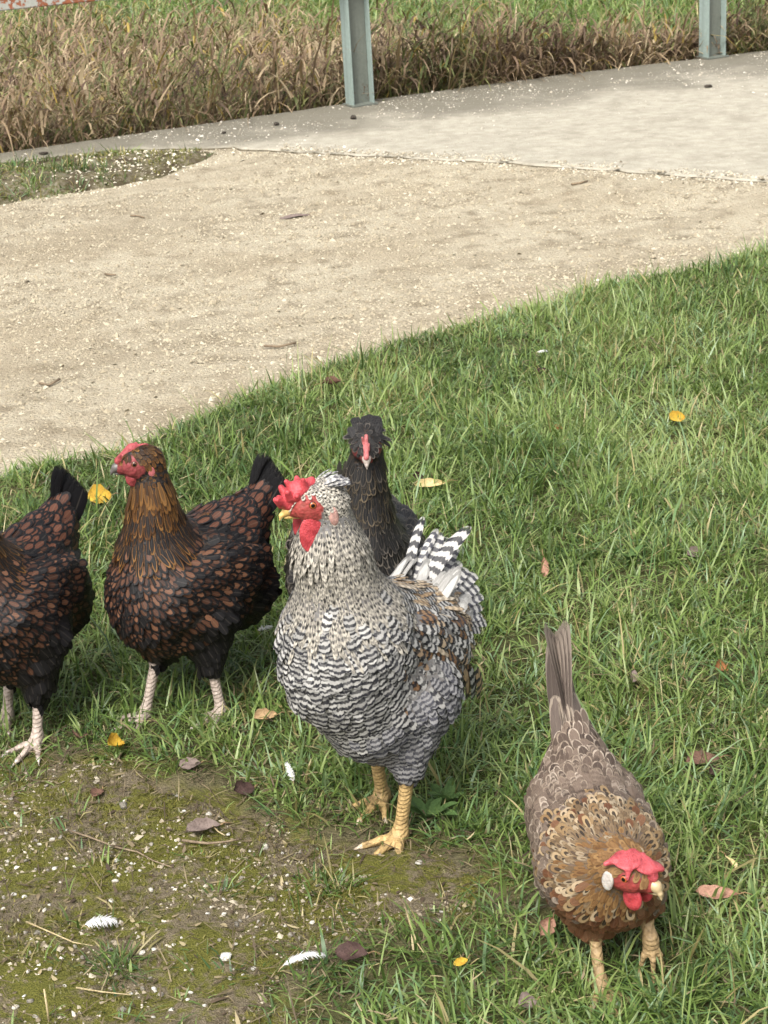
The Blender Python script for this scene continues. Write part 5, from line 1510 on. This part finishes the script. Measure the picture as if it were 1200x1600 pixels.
def leaf_mesh(L, W, curl_l, curl_w, lobes, seed, mat, ruff=0.06):
    r = np.random.default_rng(seed)
    nu, nv = 8, 12
    V = []
    for j in range(nv + 1):
        t = j / nv
        w = math.sin(math.pi * min(1, t ** 0.8)) ** 0.75 if 0 < t < 1 else 0.0
        w *= 1 + lobes * math.sin(t * 21 + seed)
        for i in range(nu + 1):
            u = i / nu * 2 - 1
            x = (t - 0.5) * L
            y = u * w * W * 0.5
            a1 = curl_l * (t - 0.5); a2 = curl_w * u
            z = L * 0.5 * (1 - math.cos(a1)) * (1 if curl_l > 0 else -1) + W * 0.5 * w * abs(math.sin(a2)) * abs(u) + ruff * W * (r.random() - 0.5) * abs(u) + 0.10 * W * math.sin(t * 7 + u * 3 + seed) * 0.5
            y *= math.cos(a2 * 0.8)
            V.append((x * (1 - 0.1 * abs(curl_l)), y, z))
    F = [(j * (nu + 1) + i, j * (nu + 1) + i + 1, (j + 1) * (nu + 1) + i + 1, (j + 1) * (nu + 1) + i) for j in range(nv) for i in range(nu)]
    me = bpy.data.meshes.new('leaf_blade')
    me.from_pydata(V, [], F)
    for q in me.polygons:
        q.use_smooth = True
    me.materials.append(mat)
    me.update()
    return me

def tube(name, pts, r0, r1, mat, parent=None, sides=6):
    pts = [Vector(q) for q in pts]
    V, F = [], []
    for k, q in enumerate(pts):
        t = (pts[min(k + 1, len(pts) - 1)] - pts[max(k - 1, 0)]).normalized()
        s = t.cross(Vector((0.3, 0.2, 1))).normalized(); u = s.cross(t)
        rr = r0 + (r1 - r0) * k / (len(pts) - 1)
        for i in range(sides):
            a = 2 * math.pi * i / sides
            V.append(q + (s * math.cos(a) + u * math.sin(a)) * rr)
    for k in range(len(pts) - 1):
        for i in range(sides):
            j = (i + 1) % sides
            F.append((k * sides + i, k * sides + j, (k + 1) * sides + j, (k + 1) * sides + i))
    F += [tuple(range(sides))[::-1], tuple(range((len(pts) - 1) * sides, len(pts) * sides))]
    me = bpy.data.meshes.new(name); me.from_pydata([tuple(v) for v in V], [], F); me.update()
    for q in me.polygons:
        q.use_smooth = True
    me.materials.append(mat)
    o = bpy.data.objects.new(name, me); COL.objects.link(o); o.parent = parent
    return o
stem_m = leaf_mat('leaf_stalk', (0.30, 0.20, 0.10), (0.20, 0.13, 0.07))
straw_m = leaf_mat('dry_straw', (0.46, 0.38, 0.22), (0.36, 0.28, 0.15))
twig_m = leaf_mat('dead_twig', (0.26, 0.20, 0.13), (0.15, 0.11, 0.075))

def surf(x, y):
    x = np.array([x]); y = np.array([y])
    z = float(ground_z(x, y)[0])
    if float(sd_poly(x, y, MOSS_POLY)[0]) < 0.05:
        z = max(z, float(moss_z(x, y)[0]))
    if float(sd_poly(x, y, PATH_POLY)[0]) < 0 and y[0] > 3.6:
        z = max(z, float(path_z(x, y)[0]))
    return z

def fallen_leaf(px, py, L, W, kind, label, az=0.0, tilt=(0, 0), up=0.022, cl=0.9, cw=0.5, lobes=0.08, seed=1, stem=True):
    up = up * 0.78
    q = P(px, py, up)
    o = bpy.data.objects.new('fallen_leaf', leaf_mesh(L, W, cl, cw, lobes, seed, LM[kind])); COL.objects.link(o)
    o.location = (q.x, q.y, surf(q.x, q.y) + up)
    o.rotation_euler = (tilt[0], tilt[1], az)
    tag(o, label, 'leaf', 'fallen leaves')
    if stem:
        tube('stalk', [(L * 0.46, 0, 0.002), (L * 0.6, 0.003, 0.003), (L * 0.78, 0.002, 0.0)], 0.0010, 0.0006, stem_m, o)
    return o
LEAVES = [
    (180, 1172, 0.040, 0.034, 'yellow', 'bright yellow leaf curled in the grass edge below the two laced hens', 0.9, (0.5, 0.3), 0.022, 1.4, 0.9),
    (122, 1156, 0.036, 0.028, 'brown', 'brown curled leaf right beside the pale hen foot', 2.0, (0.5, 0.2), 0.016, 1.2, 0.6),
    (415, 1124, 0.044, 0.026, 'tan', 'tan curled leaf between the laced hen and the cockerel', 0.2, (0.5, 0.0), 0.030, 1.0, 0.8),
    (381, 1238, 0.038, 0.028, 'dark', 'dark red-brown leaf by the small upright feather', 0.6, (0.6, 0.2), 0.014, 0.8, 0.5),
    (297, 1198, 0.036, 0.024, 'grey', 'greyish brown leaf at the border of grass and moss', 0.1, (0.4, 0.0), 0.012, 0.6, 0.4),
    (318, 1302, 0.056, 0.032, 'grey', 'large withered grey-brown leaf lying on the moss by a stick', 0.4, (0.15, 0.1), 0.010, 0.9, 0.6),
    (152, 1240, 0.030, 0.020, 'brown', 'small brown leaf scrap on bare soil below the yellow leaf', 1.1, (0.2, 0.1), 0.008, 0.8, 0.5),
    (156, 778, 0.056, 0.050, 'yellow', 'ochre yellow leaf on the grass between the two laced hens', 0.4, (0.7, 0.1), 0.030, 0.7, 0.4),
    (517, 603, 0.060, 0.036, 'brown', 'brown upturned leaf near the edge of the gravel path', 2.7, (0.6, 0.2), 0.035, 1.0, 0.7),
    (672, 758, 0.072, 0.022, 'pale', 'pale yellow curled leaf strip behind the crested hen', 0.05, (0.8, 0.0), 0.030, -0.9, 0.6),
    (652, 748, 0.034, 0.024, 'dark', 'dark leaf standing against the pale leaf strip', 0.7, (0.9, 0.3), 0.032, 1.0, 0.6),
    (850, 888, 0.044, 0.020, 'pink', 'narrow tan leaf standing upright in the grass behind the cockerel', 1.5, (0.2, -1.0), 0.035, 0.8, 0.9),
    (1086, 873, 0.044, 0.030, 'grey', 'faded brown leaf half sunk in the bright grass', 0.5, (0.5, 0.2), 0.024, 0.9, 0.6),
    (1126, 1047, 0.034, 0.026, 'orange', 'orange-brown leaf on the grass beyond the speckled hen', 0.8, (0.7, 0.2), 0.036, 0.8, 0.7),
    (1098, 1190, 0.056, 0.028, 'brown', 'long brown leaf sunk in the grass beside the speckled hen', 0.1, (0.4, 0.0), 0.020, 0.7, 0.5),
    (1120, 1210, 0.036, 0.022, 'dark', 'dark brown leaf overlapping the long brown leaf', 0.6, (0.4, 0.2), 0.016, 0.8, 0.5),
    (1120, 1403, 0.058, 0.022, 'pink', 'pinkish brown leaf flat on the grass next to the lowered head', -0.15, (0.4, 0.05), 0.034, 0.7, 0.4),
    (1057, 657, 0.048, 0.034, 'yellow', 'yellow leaf far up in the lawn', 0.5, (0.6, 0.1), 0.036, 0.7, 0.5),
    (550, 1496, 0.046, 0.028, 'dark', 'dark brown leaf in the front grass beside the long white feather', -0.2, (0.5, 0.0), 0.022, 0.9, 0.5),
    (720, 1506, 0.022, 0.011, 'yellow', 'tiny yellow leaf scrap in the front grass', 0.5, (0.6, 0.0), 0.034, 0.6, 0.4),
    (824, 1572, 0.026, 0.024, 'grey', 'round greyish leaf in the grass at the bottom edge', 0.3, (0.5, 0.1), 0.020, 0.7, 0.5),
    (989, 1066, 0.026, 0.018, 'grey', 'small faded leaf standing behind the upright tail', 1.3, (0.5, -0.6), 0.024, 0.9, 0.7),
    (854, 1452, 0.034, 0.024, 'pink', 'rusty brown leaf at the flank of the speckled hen', 0.9, (0.6, -0.3), 0.022, 0.9, 0.6),
    (848, 588, 0.040, 0.024, 'dark', 'dark curled leaf in the upper lawn', 0.4, (0.3, 0.1), 0.016, 1.0, 0.6),
    (872, 670, 0.032, 0.022, 'orange', 'small orange-brown leaf deep in the upper lawn', 1.2, (0.4, 0.1), 0.022, 0.9, 0.6),
    (460, 328, 0.110, 0.040, 'grey', 'flat dark leaf lying alone on the gravel path', 0.35, (0.02, 0.0), 0.004, 0.2, 0.1),
    (1141, 1350, 0.026, 0.014, 'pale', 'small cream leaf scrap upright in the grass above the pinkish leaf', 2.1, (0.5, -0.4), 0.036, 0.8, 0.6),
]
for k, (px, py, L_, W_, kd, lab, az, tl, up, cl, cw) in enumerate(LEAVES):
    fallen_leaf(px, py, L_, W_, kd, lab, az, tl, up, cl, cw, 0.07, k + 1)

# ---- moulted feathers
def loose_feather(px, py, label, L, W, az, up, elev, curve, col=(0.66, 0.66, 0.655), droop=1.0):
    """a shaft with separate barbs on either side, arched along its length"""
    q = P(px, py, up)
    d = np.array([math.cos(az), math.sin(az), 0.0]); s = np.array([-math.sin(az), math.cos(az), 0.0]); z = np.array([0, 0, 1.0])
    def mid(t):
        a = elev - curve * t
        return d * (L * t * math.cos(elev - curve * t * 0.5)) + z * (L * t * math.sin(elev - curve * t * 0.5)) + s * (0.10 * L * t * t)
    V, F, C = [], [], []
    nb_ = 46
    for sg in (-1, 1):
        for i in range(nb_):
            t = 0.06 + 0.94 * i / nb_
            w = W * 0.5 * (math.sin(math.pi * min(1, 0.12 + 0.88 * t) ** 1.15) ** 0.6 if t < 0.99 else 0.2) * rng.uniform(0.75, 1.1)
            m0, m1 = mid(t), mid(min(1.0, t + 0.026))
            tip = mid(min(1.06, t + 0.16)) + s * sg * w + z * (rng.normal(0, 0.0012) - droop * w * 0.35)
            half = (m0 + tip) * 0.5 + z * w * 0.10 + (m1 - m0) * 0.5
            k = len(V)
            bw = (m1 - m0) * 0.95
            V += [m0, m0 + bw, half - bw * 0.1, half + bw * 0.95, tip]
            F.append((k, k + 1, k + 3, k + 2)); F.append((k + 2, k + 3, k + 4))
    me = bpy.data.meshes.new('white_feather')
    me.from_pydata([tuple(v) for v in V], [], F)
    for p_ in me.polygons:
        p_.use_smooth = True
    me.materials.append(white_vane); me.update()
    o = bpy.data.objects.new('white_feather', me); COL.objects.link(o)
    o.location = (q.x, q.y, surf(q.x, q.y) + up)
    tag(o, label, 'feather', 'moulted feathers')
    tube('quill', [tuple(mid(-0.10)), tuple(mid(0.0)), tuple(mid(0.3)), tuple(mid(0.6)), tuple(mid(0.9))], 0.0007, 0.0003, straw_m, o)
    return o
white_vane, n_, l_, p_ = new_mat('white_down', 0.8, 0.1)
nb = NB(white_vane)
nb.l.new(nb.mix(nb.noise(nb.obj(), 160, 4), (0.50, 0.50, 0.50), (0.70, 0.70, 0.69)), p_.inputs['Base Color'])
loose_feather(438, 1512, 'long white feather arched over the front grass tuft', 0.056, 0.018, 0.25, 0.016, 0.85, 1.5)
loose_feather(130, 1449, 'round white downy feather caught on a tuft in the moss', 0.042, 0.028, 0.10, 0.014, 0.75, 1.4)
loose_feather(459, 1228, 'small white feather standing upright in the grass by the cockerel', 0.030, 0.012, 1.9, 0.012, 1.2, 0.5)
loose_feather(838, 556, 'tiny white down feather in the upper lawn', 0.028, 0.018, 0.2, 0.024, 0.5, 0.9)
loose_feather(400, 988, 'white down scrap on the grass beside the cockerel breast', 0.030, 0.018, 0.4, 0.022, 0.5, 0.9)

# ---- twigs and straws
def stick(name, label, cat, pix, z, r0, r1, mat):
    base = P(*pix[0], z)
    pts = []
    for (x, y) in pix:
        q = P(x, y, z)
        pts.append((q.x - base.x, q.y - base.y, surf(q.x, q.y) - surf(base.x, base.y) + rng.normal(0, 0.0012)))
    o = tube(name, pts, r0, r1, mat)
    o.location = (base.x, base.y, surf(base.x, base.y) + z)
    return tag(o, label, cat, 'sticks and straws')
stick('twig', 'long thin curved twig lying across the moss and pebbles', 'twig', [(108, 1296), (140, 1308), (180, 1322), (215, 1332), (240, 1342), (268, 1356)], 0.007, 0.0016, 0.0008, twig_m)
stick('twig', 'dark stick lying along the withered grey-brown leaf', 'twig', [(285, 1318), (325, 1321), (352, 1318), (378, 1312)], 0.009, 0.0022, 0.0012, twig_m)
stick('twig', 'pale forked bit of straw beside the withered leaf', 'twig', [(333, 1296), (342, 1304), (352, 1311)], 0.012, 0.0011, 0.0008, straw_m)
stick('straw', 'dry straw leading up to the round downy feather', 'straw', [(42, 1446), (80, 1462), (115, 1474), (145, 1482)], 0.008, 0.0012, 0.0007, straw_m)
stick('straw', 'short pale straw lying level on the lower moss', 'straw', [(120, 1552), (160, 1553), (205, 1560)], 0.008, 0.0012, 0.0007, straw_m)
stick('straw', 'pale straw in the bare patch below the cockerel foot', 'straw', [(632, 1415), (640, 1450), (652, 1480), (662, 1495)], 0.020, 0.0013, 0.0007, straw_m)
q = P(77, 1600, 0)
o = tube('straw', [(0, 0, 0), (-0.001, 0.004, 0.020), (-0.002, 0.006, 0.042)], 0.0016, 0.0012, straw_m)
o.location = (q.x, q.y, surf(q.x, q.y))
tag(o, 'pale straw sticking upright at the lower picture edge', 'straw', 'sticks and straws')
stick('twig', 'brown twig on the gravel path close to the lawn', 'twig', [(412, 529), (436, 530), (462, 524)], 0.008, 0.004, 0.003, twig_m)
stick('twig', 'small dark twig on the gravel path, farthest from the lawn', 'twig', [(893, 287), (906, 285), (918, 283)], 0.006, 0.005, 0.003, twig_m)
stick('twig', 'bent dark bit of bark on the path above the laced hens', 'twig', [(60, 587), (75, 588), (92, 580)], 0.007, 0.004, 0.003, twig_m)
stick('twig', 'thin dark twig on the path near the mossy verge', 'twig', [(203, 328), (215, 328), (224, 330)], 0.006, 0.004, 0.003, twig_m)
stick('twig', 'short dark twig on the middle of the gravel path', 'twig', [(163, 417), (172, 419), (180, 419)], 0.006, 0.004, 0.003, twig_m)

# dark clods on the slab and verge
clod_me = [rock_mesh('clod_mesh', 300 + i, stone_mat('dark_clod', (0.05, 0.042, 0.034), (0.09, 0.075, 0.06)), 2) for i in range(2)]
for k, (px, py, s, lab) in enumerate([(1107, 137, 0.020, 'dark clod alone on the concrete below the corner post'), (432, 196, 0.022, 'dark clod on the concrete left of the middle post'),
                                      (552, 186, 0.024, 'dark clod on the concrete just under the middle post'), (69, 242, 0.022, 'dark clod at the narrow end of the concrete'), (350, 209, 0.014, 'small dark clod near the grassy slab edge')]):
    q = P(px, py, 0.018)
    o = bpy.data.objects.new('clod', clod_me[k % 2]); COL.objects.link(o)
    o.location = (q.x, q.y, 0.018 + s * 0.35); o.scale = (s, s * 0.7, s * 0.7); o.rotation_euler = (0, 0, k)
    tag(o, lab, 'clod', 'clods on the concrete')

# ---- broad-leaved weeds
def weed(px, py, label, n, L, seed):
    r = np.random.default_rng(seed)
    q = P(px, py, 0.0)
    root = empty('broadleaf_weed', (q.x, q.y, surf(q.x, q.y)))
    tag(root, label, 'weed', 'broad-leaved weeds in the lawn')
    for i in range(n):
        a = 2 * math.pi * i / n + r.normal(0, 0.3)
        ll = L * r.uniform(0.75, 1.15)
        me = leaf_mesh(ll, ll * 0.48, -0.7, 0.35, 0.02, seed + i, LM['green'], 0.02)
        o = bpy.data.objects.new('leaf', me); COL.objects.link(o); o.parent = root
        e = r.uniform(0.35, 0.8)
        o.location = (math.cos(a) * ll * 0.55 * math.cos(e), math.sin(a) * ll * 0.55 * math.cos(e), 0.012 + ll * 0.5 * math.sin(e))
        o.rotation_euler = Matrix.Rotation(a, 3, 'Z').to_4x4().to_3x3() .to_euler()
        o.rotation_euler = (Matrix.Rotation(a, 3, 'Z') @ Matrix.Rotation(-e, 3, 'Y')).to_euler()
    return root
weed(672, 1290, 'dark green broad-leaved weed growing right behind the cockerel foot', 8, 0.045, 5)
weed(700, 1265, 'broad-leaved weed slightly farther back, right of the cockerel legs', 6, 0.036, 9)
weed(985, 890, 'small broad-leaved weed alone in the middle of the lawn', 5, 0.035, 13)
